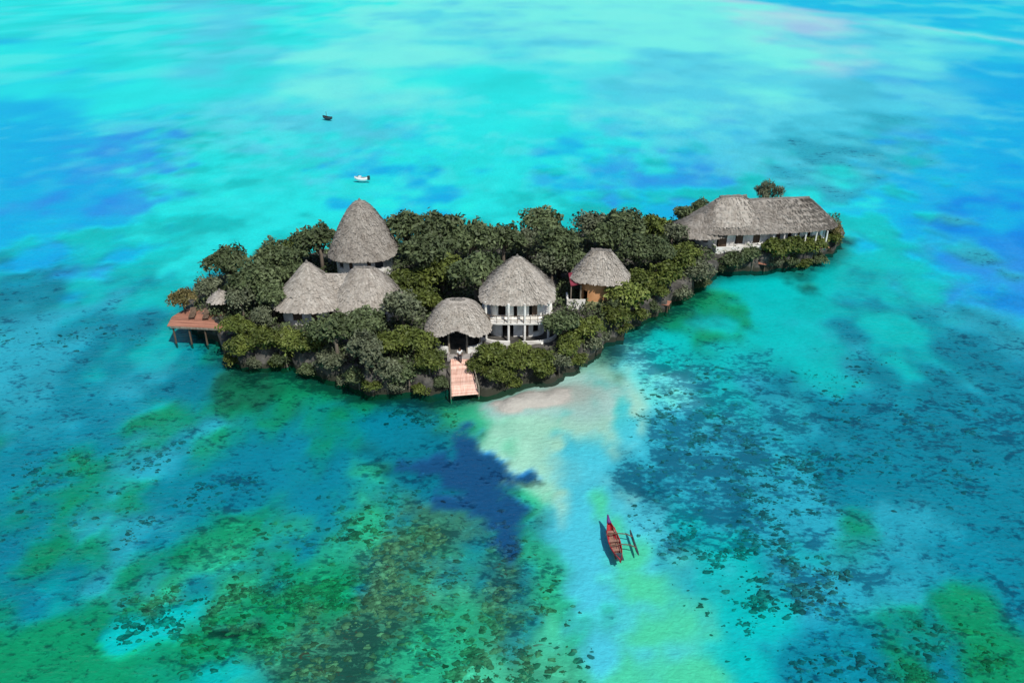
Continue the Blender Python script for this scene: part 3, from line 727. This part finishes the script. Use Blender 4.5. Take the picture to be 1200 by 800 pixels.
def skin_mesh(name, verts, edges, radii, m, parent, root=0, sub=1):
    me = bpy.data.meshes.new(name); me.from_pydata(verts, edges, []); me.update()
    o = bpy.data.objects.new(name, me); C.objects.link(o)
    md = o.modifiers.new('s', 'SKIN'); md.use_smooth_shade = True
    for i, r in enumerate(radii): me.skin_vertices[0].data[i].radius = (r, r) if not isinstance(r, tuple) else r
    me.skin_vertices[0].data[root].use_root = True
    sb = o.modifiers.new('u', 'SUBSURF'); sb.levels = sub; sb.render_levels = sub
    dg = bpy.context.evaluated_depsgraph_get(); dg.update()
    nm = bpy.data.meshes.new_from_object(o.evaluated_get(dg)); bpy.data.objects.remove(o); nm.name = name
    return link(name, nm, m, parent)
def person(loc, rz):
    t = empty('person', loc, rz, 'person in white shirt and dark trousers walking down the plank jetty', 'person')
    V = [(0, 0, .95), (0, -.01, 1.15), (0, 0, 1.4), (0, -.01, 1.5), (0, -.03, 1.6), (0, -.035, 1.7),
         (.1, 0, .9), (.11, -.14, .5), (.11, -.12, .08), (.11, -.27, .04), (-.1, 0, .9), (-.1, .06, .5), (-.1, .22, .12), (-.1, .08, .04),
         (.19, 0, 1.38), (.25, .06, 1.1), (.25, -.08, .87), (.24, -.13, .78), (-.19, 0, 1.38), (-.25, -.08, 1.1), (-.26, -.2, .9), (-.25, -.25, .82)]
    E = [(0, 1), (1, 2), (2, 3), (3, 4), (4, 5), (0, 6), (6, 7), (7, 8), (8, 9), (0, 10), (10, 11), (11, 12), (12, 13), (2, 14), (14, 15), (15, 16), (16, 17), (2, 18), (18, 19), (19, 20), (20, 21)]
    Rr = [(.15, .1), (.14, .1), (.16, .1), .055, (.085, .1), (.07, .08), .085, .06, .045, .035, .085, .06, .045, .035, .06, .042, .035, .03, .06, .042, .035, .03]
    skin_mesh('body', V, E, Rr, M['skin'], t)
    skin_mesh('shirt', [(0, 0, .9), (0, -.01, 1.15), (0, 0, 1.42), (.2, 0, 1.38), (.25, .05, 1.14), (-.2, 0, 1.38), (-.25, -.06, 1.14)], [(0, 1), (1, 2), (2, 3), (3, 4), (2, 5), (5, 6)],
              [(.185, .14), (.165, .13), (.175, .125), .085, .065, .085, .065], M['shirt'], t)
    skin_mesh('trousers', [(0, 0, .97), (.1, 0, .86), (.11, -.14, .5), (.11, -.12, .1), (-.1, 0, .86), (-.1, .06, .5), (-.1, .21, .14)], [(0, 1), (1, 2), (2, 3), (0, 4), (4, 5), (5, 6)],
              [(.17, .125), .11, .085, .075, .11, .085, .075], M['trousers'], t)
    skin_mesh('hair', [(0, .0, 1.66), (0, -.015, 1.75)], [(0, 1)], [(.09, .1), (.075, .09)], M['hair'], t, sub=2)
pp = ja + (jb - ja) * .12
person((pp.x - .05, pp.y, pp.z + .04), R(8))

# ---- red timber deck on stilts, left tip
def sundeck():
    t = empty('stilt_deck', (-34.6, 80.2, 0), R(-6), 'red-brown timber sun deck on stilts over the water at the left tip', 'deck')
    z = 2.25; pl = MB()
    for i in range(22):
        y = -2.1 + .2 * i; x0 = -3.4 + .5 * abs(y) * .5
        pl.box(((x0 + 3.4) / 2, y, z), (3.4 - x0, .185, .07))
    pl.build('planks', M['deck'], t)
    fr = MB()
    for x in (-2.4, 0, 2.6): fr.box((x, 0, z - .14), (.14, 4.2, .18))
    fr.box((.3, -2.15, z - .1), (5.6, .1, .24)); fr.build('joists', M['pole'], t)
    for x in (-2.4, -.6, 1.2, 2.9):
        for y in (-1.9, 1.7):
            k = MB(); k.tube([(x, y, -1.9), (x, y, z - .04)], .1, 8); k.build('stilt', M['timber'], t)
    u = empty('thatched_parasol', (-32.5, 81.5, 2.29), 0, 'grey thatched parasol standing at the back of the red stilt deck', 'parasol')
    k = MB(); k.tube([(0, 0, 0), (0, 0, 2.3)], .07, 8); k.build('pole', M['pole'], u)
    thatch(u, 1.25, 1.25, .95, 1.75, a=.9, n=2, seed=31, strands=700, thick=.12)
    lo = None
    for i, (x, y, lb) in enumerate(((-35.6, 80.4, 'timber sun lounger nearest the outer end of the red stilt deck'), (-34.0, 80.2, 'timber sun lounger beside the thatched parasol on the red stilt deck'))):
        e = empty('sun_lounger', (x, y, 2.29), R(10), lb, 'sun lounger', 'sun loungers on the stilt deck')
        f = MB(); f.box((0, 0, .3), (.65, 1.3, .06)); f.build('frame', M['timber'], e)
        bk = MB(); bk.box((0, .85, .5), (.65, .7, .06), 0, Matrix.Rotation(R(38), 3, 'X')); bk.build('backrest', M['timber'], e)
        for sx in (-.28, .28):
            for sy in (-.55, .55): l = MB(); l.box((sx, sy, .135), (.06, .06, .27)); l.build('leg', M['timber'], e)
sundeck()
# ---- small red landings on the right shore
def landing(px, py, w, lb):
    p = atz(px, py, 1.0)
    t = empty('timber_landing', (p.x, p.y, 0), R(-25), lb, 'landing', 'small timber landings on the right shore')
    m = MB()
    for i in range(8): m.box((0, -.6 + .17 * i, 1.0), (w, .15, .06))
    m.build('planks', M['deck'], t)
    for sx in (-1, 1):
        for sy in (-.5, .5): k = MB(); k.tube([(sx * w * .42, sy, -1.8), (sx * w * .42, sy, .97)], .07, 7); k.build('post', M['timber'], t)
landing(776, 354, 1.9, 'small red timber landing under the light olive trees, between cottage and headland')
landing(889, 307, 2.2, 'small red timber landing at the foot of the long house cliff')

# ------------------------------------------------------------------ boats
def hull(L, W, D, keel=0, sheer=.25, nb=14, inner=True, pw=1.7):
    mb = MB(); ns = 9; out = []; inn = []
    for i in range(nb + 1):
        s = -1 + 2 * i / nb; w = W / 2 * max(1 - abs(s) ** pw, .03) ** .75; y = s * L / 2; zt = D + sheer * s * s
        for arr, k, zo in ((out, 1, 0), (inn, .86, .06)):
            row = []
            for j in range(ns):
                a = math.pi * j / (ns - 1)
                row.append((-math.cos(a) * w * k, y * (1 if k == 1 else .97), zt - (zt - zo - .5 * zt * s * s) * math.sin(a) ** .8))
            arr.append(row)
    vs = [p for r in out for p in r] + [p for r in inn for p in r]; fs = []
    o = (nb + 1) * ns
    for i in range(nb):
        for j in range(ns - 1):
            fs.append((i * ns + j, (i + 1) * ns + j, (i + 1) * ns + j + 1, i * ns + j + 1))
            fs.append((o + i * ns + j, o + i * ns + j + 1, o + (i + 1) * ns + j + 1, o + (i + 1) * ns + j))
        for j in (0, ns - 1): fs.append((i * ns + j, o + i * ns + j, o + (i + 1) * ns + j, (i + 1) * ns + j))
    for i in (0, nb):
        for j in range(ns - 1): fs.append((i * ns + j, i * ns + j + 1, o + i * ns + j + 1, o + i * ns + j))
    mb.add(vs, fs); return mb
def outrigger():
    a = atz(712, 611, .2); b = atz(728, 662, .2); c = (a + b) / 2; d = b - a
    rz = math.atan2(d.y, d.x) - math.pi / 2 + math.pi     # local +Y is the bow, away from the camera
    L_ = d.length * .93
    t = empty('outrigger_canoe', (c.x, c.y, -.12), rz, 'narrow red wooden outrigger canoe floating alone over the pale sand channel', 'canoe')
    hull(L_, .95, .5, sheer=.22).build('hull', M['hull_red'], t, True)
    bw = MB(); bw.tube([(0, L_ * .42, .62), (0, L_ * .5, .74), (0, L_ * .56, .95)], [.2, .12, .06], 8); bw.build('prow', M['purple'], t, True)
    sf = MB(); sf.box((0, -L_ * .4, .58), (.5, .75, .06)); sf.build('stern_deck', M['hull_dark'], t)
    for y in (-.9, .1, 1.1): k = MB(); k.box((0, y, .42), (.8, .22, .05)); k.build('seat', M['wood_in'], t)
    fl = MB()
    fl.box((0, 0, .14), (.5, L_ * .7, .03)); fl.build('floor_boards', M['wood_in'], t)
    for y in (-.55, .65):
        k = MB(); k.tube([(-.5, y, .56), (.3, y, .66), (1.1, y, .5), (1.55, y - .02, .22)], .045, 7); k.build('boom', M['timber'], t)
    f = MB(); f.tube([(1.55, -1.35, .22), (1.55, -.9, .16), (1.55, .9, .16), (1.55, 1.35, .26)], [.05, .1, .1, .04], 8); f.build('float', M['hull_dark'], t)
    pd = MB(); pd.tube([(.2, -1.3, .5), (.28, 1.0, .52)], .025, 6); pd.box((.29, 1.25, .52), (.16, .5, .03)); pd.build('paddle', M['wood_in'], t)
outrigger()
def motorboat(px, py, L_, rz, lb, hm, cat, name, cabin):
    p = atz(px, py, 0)
    t = empty(name, (p.x, p.y, -.15), rz, lb, cat)
    hull(L_, L_ * .3, .75, sheer=.2, pw=2.6).build('hull', hm, t, True)
    k = MB(); k.box((0, -.1 * L_, .5), (L_ * .24, .3, .06)); k.build('seat', M['wood_in'], t)
    if cabin:
        c = MB(); c.box((0, .12 * L_, .85), (L_ * .16, L_ * .18, .35)); c.build('console', hm, t)
        w = MB(); w.box((0, .22 * L_, 1.08), (L_ * .16, .05, .2), 0, Matrix.Rotation(R(25), 3, 'X')); w.build('windscreen', M['glass'], t)
        e = MB(); e.box((0, -.5 * L_, .75), (.35, .4, .7)); e.build('outboard_motor', M['hull_dark'], t)
    else:
        m = MB(); m.tube([(0, .1 * L_, .3), (0, .1 * L_, 1.9)], .05, 6); m.build('mast', M['timber'], t)
        k2 = MB(); k2.box((0, .22 * L_, .5), (L_ * .2, .25, .06)); k2.build('seat', M['wood_in'], t)
motorboat(424, 212, 2.6, R(82), 'small white motorboat moored behind the tower house roof', M['hull_white'], 'motorboat', 'motorboat', True)
motorboat(384, 140, 2.9, R(60), 'tiny dark rowing boat far out on the pale lagoon', M['hull_dark'], 'rowing boat', 'rowing_boat', False)

# ------------------------------------------------------------------ plants
def crown_mesh(name, seed, nleaf, leaf, flat=.8, lobes=9, spread=.6, droop=0, lr=(.34, .52)):
    r = np.random.default_rng(seed)
    cs = []
    for i in range(lobes):
        d = r.normal(size=3); d /= np.linalg.norm(d); d[2] = abs(d[2]) * .9 - .25
        cs.append((d * spread * r.uniform(.55, 1.05), r.uniform(*lr)))
    wts = np.array([c[1] ** 2 for c in cs]); wts /= wts.sum()
    pick = r.choice(lobes, nleaf, p=wts)
    cen = np.array([c[0] for c in cs])[pick]; rad = np.array([c[1] for c in cs])[pick]
    d = r.normal(size=(nleaf, 3)); d /= np.linalg.norm(d, axis=1)[:, None]
    d[:, 2] = np.where((d[:, 2] < -.2) & (r.random(nleaf) < .7), -d[:, 2], d[:, 2])
    # sprays: leaves gathered on twigs
    ntw = max(nleaf // 14, 1); tw = r.normal(size=(ntw, 3)); tw /= np.linalg.norm(tw, axis=1)[:, None]
    p = cen + d * (rad * r.uniform(.72, 1.08, nleaf))[:, None] + r.normal(size=(nleaf, 3)) * .035
    p = p * (1 + .18 * np.sin(p[:, [1, 2, 0]] * 7 + seed))
    p[:, 2] *= flat
    nrm = d * .6 + r.normal(size=(nleaf, 3)) * .6 + np.array([0, 0, .35]); nrm /= np.linalg.norm(nrm, axis=1)[:, None]
    ref = r.normal(size=(nleaf, 3)); ref[:, 2] -= droop * 4
    u = ref - (ref * nrm).sum(1)[:, None] * nrm; u /= np.linalg.norm(u, axis=1)[:, None]; v = np.cross(nrm, u)
    s = (leaf * r.uniform(.6, 1.35, nleaf))[:, None]
    w = .5 if not droop else .2
    vs = np.stack([p - u * s, p + v * s * w, p + u * s * (1 + droop), p - v * s * w], 1).reshape(-1, 3)
    me = bpy.data.meshes.new(name); me.from_pydata(vs.tolist(), [], np.arange(nleaf * 4).reshape(-1, 4).tolist()); me.update()
    return me, cs
def trunk_mesh(name, cs, h, r0, flat, seed):
    rr = random.Random(seed); mb = MB()
    mb.tube([(0, 0, -h - .5), (.04 * rr.uniform(-1, 1), .03, -h * .5), (0, 0, -.1)], [r0 * 1.3, r0, r0 * .75], 8)
    for c, q in cs:
        e = Vector((c[0], c[1], c[2] * flat)); mb.tube([(0, 0, -h * .45), e * .5 + Vector((0, 0, -.12)), e + Vector((0, 0, q * .3))], [r0 * .55, r0 * .35, r0 * .12], 6)
    return mb.mesh(name, True)
KIND = {}   # type: (mesh pairs, leaf material, names, crown height above ground in radii)
def make_kind(key, mat, n, nleaf, leaf, flat, lobes, spread, hc, r0, **k):
    prs = []
    for i in range(n):
        me, cs = crown_mesh('crown', 100 + len(KIND) * 10 + i, nleaf, leaf, flat, lobes, spread, **k)
        me.materials.append(M[mat]); tm = trunk_mesh('trunk', cs, hc, r0, flat, i); tm.materials.append(M['bark'])
        prs.append((me, tm))
    KIND[key] = (prs, hc)
make_kind('dark', 'leaf_dark', 4, 2600, .085, .8, 11, .62, 1.35, .07)
make_kind('grey', 'leaf_grey', 3, 2000, .08, .8, 10, .62, 1.1, .06)
make_kind('olive', 'leaf_olive', 4, 2200, .09, .72, 10, .62, .75, .05)
make_kind('light', 'leaf_light', 2, 2200, .09, .75, 10, .6, .85, .05)
make_kind('rust', 'leaf_rust', 2, 1500, .085, .8, 9, .62, .9, .05)
make_kind('pine', 'leaf_grey', 1, 1900, .11, 1.35, 14, .72, 1.9, .06, droop=.6, lr=(.2, .34))
KW = {'dark': 'tree', 'grey': 'tree', 'olive': 'bush', 'light': 'bush', 'rust': 'bush', 'pine': 'tree'}
NM = {'dark': 'broadleaf_tree', 'grey': 'scrub_tree', 'olive': 'olive_green_bush', 'light': 'light_green_bush', 'rust': 'dry_bush', 'pine': 'casuarina_tree'}
plants = []
def plant(px, py, rp, kind, label, gh=2.2):
    prs, hc = KIND[kind]
    a_, b_, c_ = ray(px, py); rp *= 1.16
    Ys = np.arange(60, 130, .1); k = Ys / b_; xs, zs = a_ * k, CH + c_ * k
    rs = rp * (Ys * cp + (CH - zs) * sp) / F
    g_, sd = gheight(xs, Ys)
    hit = np.nonzero((zs <= np.maximum(g_, -.2) + hc * rs) & (g_ > .25))[0]
    i = hit[0] if len(hit) else int(np.argmin(np.abs(zs - gh - hc * rs)))
    p = Vector((xs[i], Ys[i], zs[i])); r = float(rs[i])
    me, tm = prs[len(plants) % len(prs)]
    t = empty(NM[kind], (p.x, p.y, p.z), random.uniform(0, 6.28), label, KW[kind], 'trees and bushes covering the island')
    t.scale = (r, r, r)
    big = KW[kind] == 'tree'
    a = bpy.data.objects.new('crown' if big else 'foliage', me); C.objects.link(a); a.parent = t
    b = bpy.data.objects.new('trunk' if big else 'stem', tm); C.objects.link(b); b.parent = t
    plants.append(t)
exec_rows = [
 # far left
 (214, 350, 17, 'rust', 'yellowish dry bush at the back corner of the red stilt deck'),
 (243, 336, 17, 'grey', 'thin grey-green tree behind the thatched parasol'),
 (266, 308, 25, 'dark', 'dark round tree topmost at the left end of the island'),
 (296, 325, 26, 'dark', 'dark tree second from the left end of the back row'),
 (282, 352, 20, 'grey', 'grey-green tree just right of the thatched parasol'),
 (328, 302, 27, 'dark', 'dark tree with a low crown between the left-end tree and the tower house'),
 (350, 290, 20, 'olive', 'olive patch of foliage high in the back row left of the tower house'),
 (374, 282, 26, 'dark', 'tall dark tree touching the left side of the tower roof'),
 (318, 345, 20, 'dark', 'dark tree hugging the left slope of the villa roof'),
 (340, 318, 20, 'dark', 'shadowed dark tree directly behind the villa roof peak'),
 # between tower and dining house
 (476, 268, 28, 'dark', 'big dark tree rising right beside the tower roof'),
 (512, 268, 30, 'dark', 'big dark tree with a flat top, second to the right of the tower roof'),
 (500, 296, 30, 'dark', 'dark tree under the two tallest crowns right of the tower'),
 (518, 322, 30, 'olive', 'bright olive bush crown in the middle of the thicket right of the tower'),
 (480, 330, 24, 'olive', 'olive bush at the right foot of the tower house'),
 (472, 362, 27, 'grey', 'grey-green tree between villa and entrance pavilion'),
 (497, 352, 20, 'olive', 'olive bush touching the upper left of the domed pavilion roof'),
 (552, 282, 28, 'dark', 'dark tree in the back row halfway from tower to dining house'),
 (558, 320, 30, 'dark', 'very dark tree left of the dining house roof'),
 (590, 280, 24, 'dark', 'dark tree in the back row above the dining roof peak'),
 (632, 260, 25, 'dark', 'tall dark tree standing above the back row behind the dining house'),
 (618, 284, 22, 'grey', 'grey-green tree just behind the dining roof peak'),
 (655, 286, 27, 'dark', 'dark tree behind the right shoulder of the dining roof'),
 (648, 310, 22, 'grey', 'grey tree touching the right slope of the dining roof'),
 (668, 304, 20, 'dark', 'dark tree left of the cottage roof peak'),
 (690, 264, 24, 'grey', 'grey leafed tree in the back row above the cottage'),
 (712, 278, 22, 'dark', 'dark tree directly behind the cottage roof peak'),
 (735, 262, 27, 'dark', 'dark pointed tree in the back row right of the cottage'),
 (762, 268, 24, 'olive', 'olive crown in the back row left of the neck of the island'),
 (745, 292, 24, 'dark', 'dark tree behind the right slope of the cottage roof'),
 (770, 295, 22, 'dark', 'dark tree between cottage and long house'),
 (788, 275, 18, 'grey', 'grey-green tree at the left end of the long house roof'),
 (806, 250, 14, 'dark', 'small dark tree behind the left end of the long house'),
 (822, 243, 12, 'dark', 'small dark tree behind the raised thatch peak of the long house'),
 # right lobe
 (795, 302, 22, 'olive', 'olive bush below the left end of the long house'),
 (812, 320, 20, 'grey', 'grey-green tree on the narrow neck of the island'),
 (806, 296, 16, 'olive', 'smaller olive bush pressed against the left corner of the long house'),
 (780, 322, 22, 'olive', 'olive bush above the small red landing on the neck'),
 (858, 305, 15, 'dark', 'dark scrub below the white terrace wall of the long house'),
 (883, 298, 14, 'dark', 'dark scrub right of the white terrace of the long house'),
 (908, 291, 17, 'olive', 'olive bush in front of the long house, left of three in a row'),
 (930, 290, 18, 'olive', 'olive bush in front of the long house, middle of three in a row'),
 (953, 287, 17, 'olive', 'olive bush in front of the long house, right of three in a row'),
 (972, 280, 13, 'olive', 'olive bush at the far right tip of the headland'),
 (967, 263, 13, 'grey', 'grey tree against the right end of the long house roof'),
 (978, 268, 10, 'rust', 'yellowish dry bush at the extreme right edge of the headland'),
 (925, 305, 12, 'dark', 'low dark scrub on the cliff edge below the olive bushes of the long house'),
 (957, 302, 11, 'dark', 'low dark scrub at the right end of the headland cliff'),
 (901, 228, 16, 'pine', 'lone feathery casuarina rising behind the long house roof'),
 # front left shore
 (277, 382, 18, 'olive', 'olive bush at the right end of the red stilt deck'),
 (284, 404, 19, 'olive', 'olive bush on the shore just right of the stilt deck'),
 (312, 398, 22, 'olive', 'olive bush below the left villa wall'),
 (340, 400, 20, 'light', 'lighter olive bush in front of the white villa wall'),
 (362, 404, 20, 'olive', 'olive bush right of the lighter one before the villa'),
 (306, 372, 16, 'grey', 'grey scrub at the left corner of the villa'),
 (392, 388, 27, 'dark', 'large dark tree in front of the gap between the villa roofs'),
 (425, 378, 24, 'dark', 'dark tree overlapping the front of the right villa roof'),
 (428, 410, 27, 'grey', 'grey-green shore tree below the right villa roof'),
 (392, 422, 21, 'grey', 'grey-green shore scrub below the large dark tree'),
 (335, 420, 14, 'dark', 'low dark scrub on the left front cliff'),
 (456, 402, 22, 'olive', 'olive bush right of the villa halfway down to the shore'),
 (453, 436, 20, 'grey', 'grey shore scrub lowest on the left of the jetty'),
 (484, 400, 24, 'olive', 'tall olive bush left of the entrance pavilion'),
 (478, 438, 20, 'dark', 'dark shore scrub left of the jetty'),
 (503, 424, 19, 'olive', 'olive bush on the left edge of the plank jetty'),
 (420, 440, 15, 'dark', 'low dark scrub on the cliff edge below the villa'),
 # front middle and right
 (577, 414, 19, 'olive', 'olive bush on the right side of the entrance pavilion'),
 (602, 424, 22, 'olive', 'broad olive bush in front of the dining house'),
 (630, 424, 20, 'olive', 'olive bush below the dining house stair'),
 (582, 440, 18, 'olive', 'low olive bush right of the plank jetty'),
 (560, 428, 13, 'olive', 'narrow olive bush against the right rail of the jetty'),
 (612, 408, 13, 'light', 'small lighter bush against the dining house terrace'),
 (660, 378, 20, 'dark', 'dark tree at the right wall of the dining house'),
 (668, 404, 19, 'olive', 'olive bush above the beach right of the dining house'),
 (690, 384, 20, 'olive', 'olive bush below the ochre cottage wall'),
 (656, 424, 14, 'grey', 'grey scrub at the head of the beach'),
 (692, 404, 14, 'grey', 'grey scrub on the bank above the beach, right of the olive bush'),
 (738, 346, 27, 'light', 'large light olive tree-like bush right of the ochre cottage'),
 (752, 328, 20, 'olive', 'olive bush above and behind the large light olive bush'),
 (722, 372, 19, 'olive', 'olive bush between the cottage and the shore'),
 (745, 368, 14, 'olive', 'low olive bush on the shore under the large light olive bush'),
 (770, 338, 16, 'olive', 'olive bush just left of the small red landing on the neck'),
 (722, 356, 10, 'dark', 'dark shrub at the right corner of the cottage'),
 (276, 422, 13, 'olive', 'small olive shrub lowest on the cliff right of the stilt deck'),
 (298, 424, 12, 'grey', 'small grey shrub clinging to the left front cliff'),
 (322, 424, 12, 'olive', 'small olive shrub on the cliff edge below the villa wall'),
 (362, 432, 13, 'dark', 'small dark shrub overhanging the water below the villa'),
 (405, 446, 12, 'grey', 'small grey shrub overhanging the water below the large dark tree'),
 (436, 450, 13, 'olive', 'small olive shrub at the waterline below the right villa roof'),
 (466, 452, 13, 'grey', 'small grey shrub at the waterline halfway from villa to jetty'),
 (492, 454, 12, 'olive', 'small olive shrub at the waterline beside the left of the jetty'),
 (516, 446, 10, 'dark', 'small dark shrub against the left rail of the jetty'),
 (602, 448, 13, 'olive', 'small olive shrub right above the sand of the beach'),
 (640, 436, 12, 'olive', 'small olive shrub at the landward corner of the beach'),
 (676, 420, 12, 'olive', 'small olive shrub on the low cliff right of the beach'),
 (706, 394, 12, 'grey', 'small grey shrub on the cliff below the cottage'),
 (728, 384, 11, 'olive', 'small olive shrub on the cliff right below the cottage'),
 (762, 360, 11, 'dark', 'small dark shrub left of the small red landing on the neck'),
 (796, 342, 13, 'grey', 'small grey shrub on the shore of the neck'),
 (820, 330, 11, 'dark', 'small dark shrub where the neck meets the headland'),
 (842, 312, 10, 'dark', 'small dark shrub under the left corner of the lodge terrace'),
 (905, 308, 10, 'grey', 'small grey shrub right of the landing at the headland cliff'),
 (940, 308, 10, 'olive', 'small olive shrub low on the right part of the headland cliff'),
]
for row in exec_rows: plant(*row)

# undergrowth: a tangle over all bare ground
def undergrowth():
    n = 170000
    x = rng.uniform(-42, 48, n); y = rng.uniform(62, 121, n)
    z, sd = gheight(x, y)
    cl = fbm(x * .6, y * .6, 77)
    ok = (sd > .25) & (z > 1.5) & (cl > .33) & ~((np.abs(x + 5.1) < 1.6) & (y < 74))
    for (cx, cy, rx_, ry_) in ((.55, 77.4, 4.3, 4.6), (-5.2, 74.8, 2.6, 2.2), (-18.3, 93, 3.2, 3.2), (-22.4, 81.4, 3, 3), (-16.3, 82, 3.1, 3.1), (10.3, 84.6, 2.2, 2.2), (32.2, 105, 9, 5)):
        ok &= ~((np.abs(x - cx) < rx_) & (np.abs(y - cy) < ry_))
    x, y, z, cl = x[ok], y[ok], z[ok], cl[ok]; n = len(x)
    p = np.stack([x, y, z + rng.random(n) * (cl - .28) * 3.4], 1)
    nr = rng.normal(size=(n, 3)) + [0, 0, .8]; nr /= np.linalg.norm(nr, axis=1)[:, None]
    u = rng.normal(size=(n, 3)); u -= (u * nr).sum(1)[:, None] * nr; u /= np.linalg.norm(u, axis=1)[:, None]; v = np.cross(nr, u)
    s = rng.uniform(.1, .26, n)[:, None]
    vs = np.stack([p - u * s, p + v * s * .5, p + u * s, p - v * s * .5], 1).reshape(-1, 3)
    me = bpy.data.meshes.new('undergrowth'); me.from_pydata(vs.tolist(), [], np.arange(n * 4).reshape(-1, 4).tolist()); me.update()
    o = link('undergrowth', me, M['leaf_dark'])
    tag(o, 'dark tangled undergrowth covering the rocky ground between the trees', 'undergrowth', kind='stuff')
undergrowth()

# ------------------------------------------------------------------ light
SUN_EL, SUN_AZ = 54.0, 148.0      # azimuth measured clockwise from +Y: to the right and behind the camera
w = bpy.data.worlds.new('World'); S.world = w; w.use_nodes = True
N = w.node_tree.nodes; L = w.node_tree.links
sky = N.new('ShaderNodeTexSky'); sky.sky_type = 'NISHITA'; sky.sun_disc = False
sky.sun_elevation = R(SUN_EL); sky.sun_rotation = R(SUN_AZ)
bg = N['Background']; bg.inputs[1].default_value = .1; L.new(sky.outputs[0], bg.inputs[0])
sl = bpy.data.lights.new('sun', 'SUN'); sl.energy = 4.2; sl.angle = R(.53); sl.color = (1, .96, .89)
so = bpy.data.objects.new('sun', sl); C.objects.link(so)
dirv = Vector((math.sin(R(SUN_AZ)) * math.cos(R(SUN_EL)), math.cos(R(SUN_AZ)) * math.cos(R(SUN_EL)), math.sin(R(SUN_EL))))
so.rotation_euler = dirv.to_track_quat('Z', 'Y').to_euler(); so.location = (40, -40, 120)
S.view_settings.view_transform = 'Standard'; S.view_settings.look = 'None'; S.view_settings.exposure = 0; S.view_settings.gamma = 1; S.view_settings.use_curve_mapping = False
S.cycles.sample_clamp_indirect = 5; S.cycles.transparent_max_bounces = 16; S.cycles.max_bounces = 6
S.cycles.caustics_reflective = False; S.cycles.caustics_refractive = False
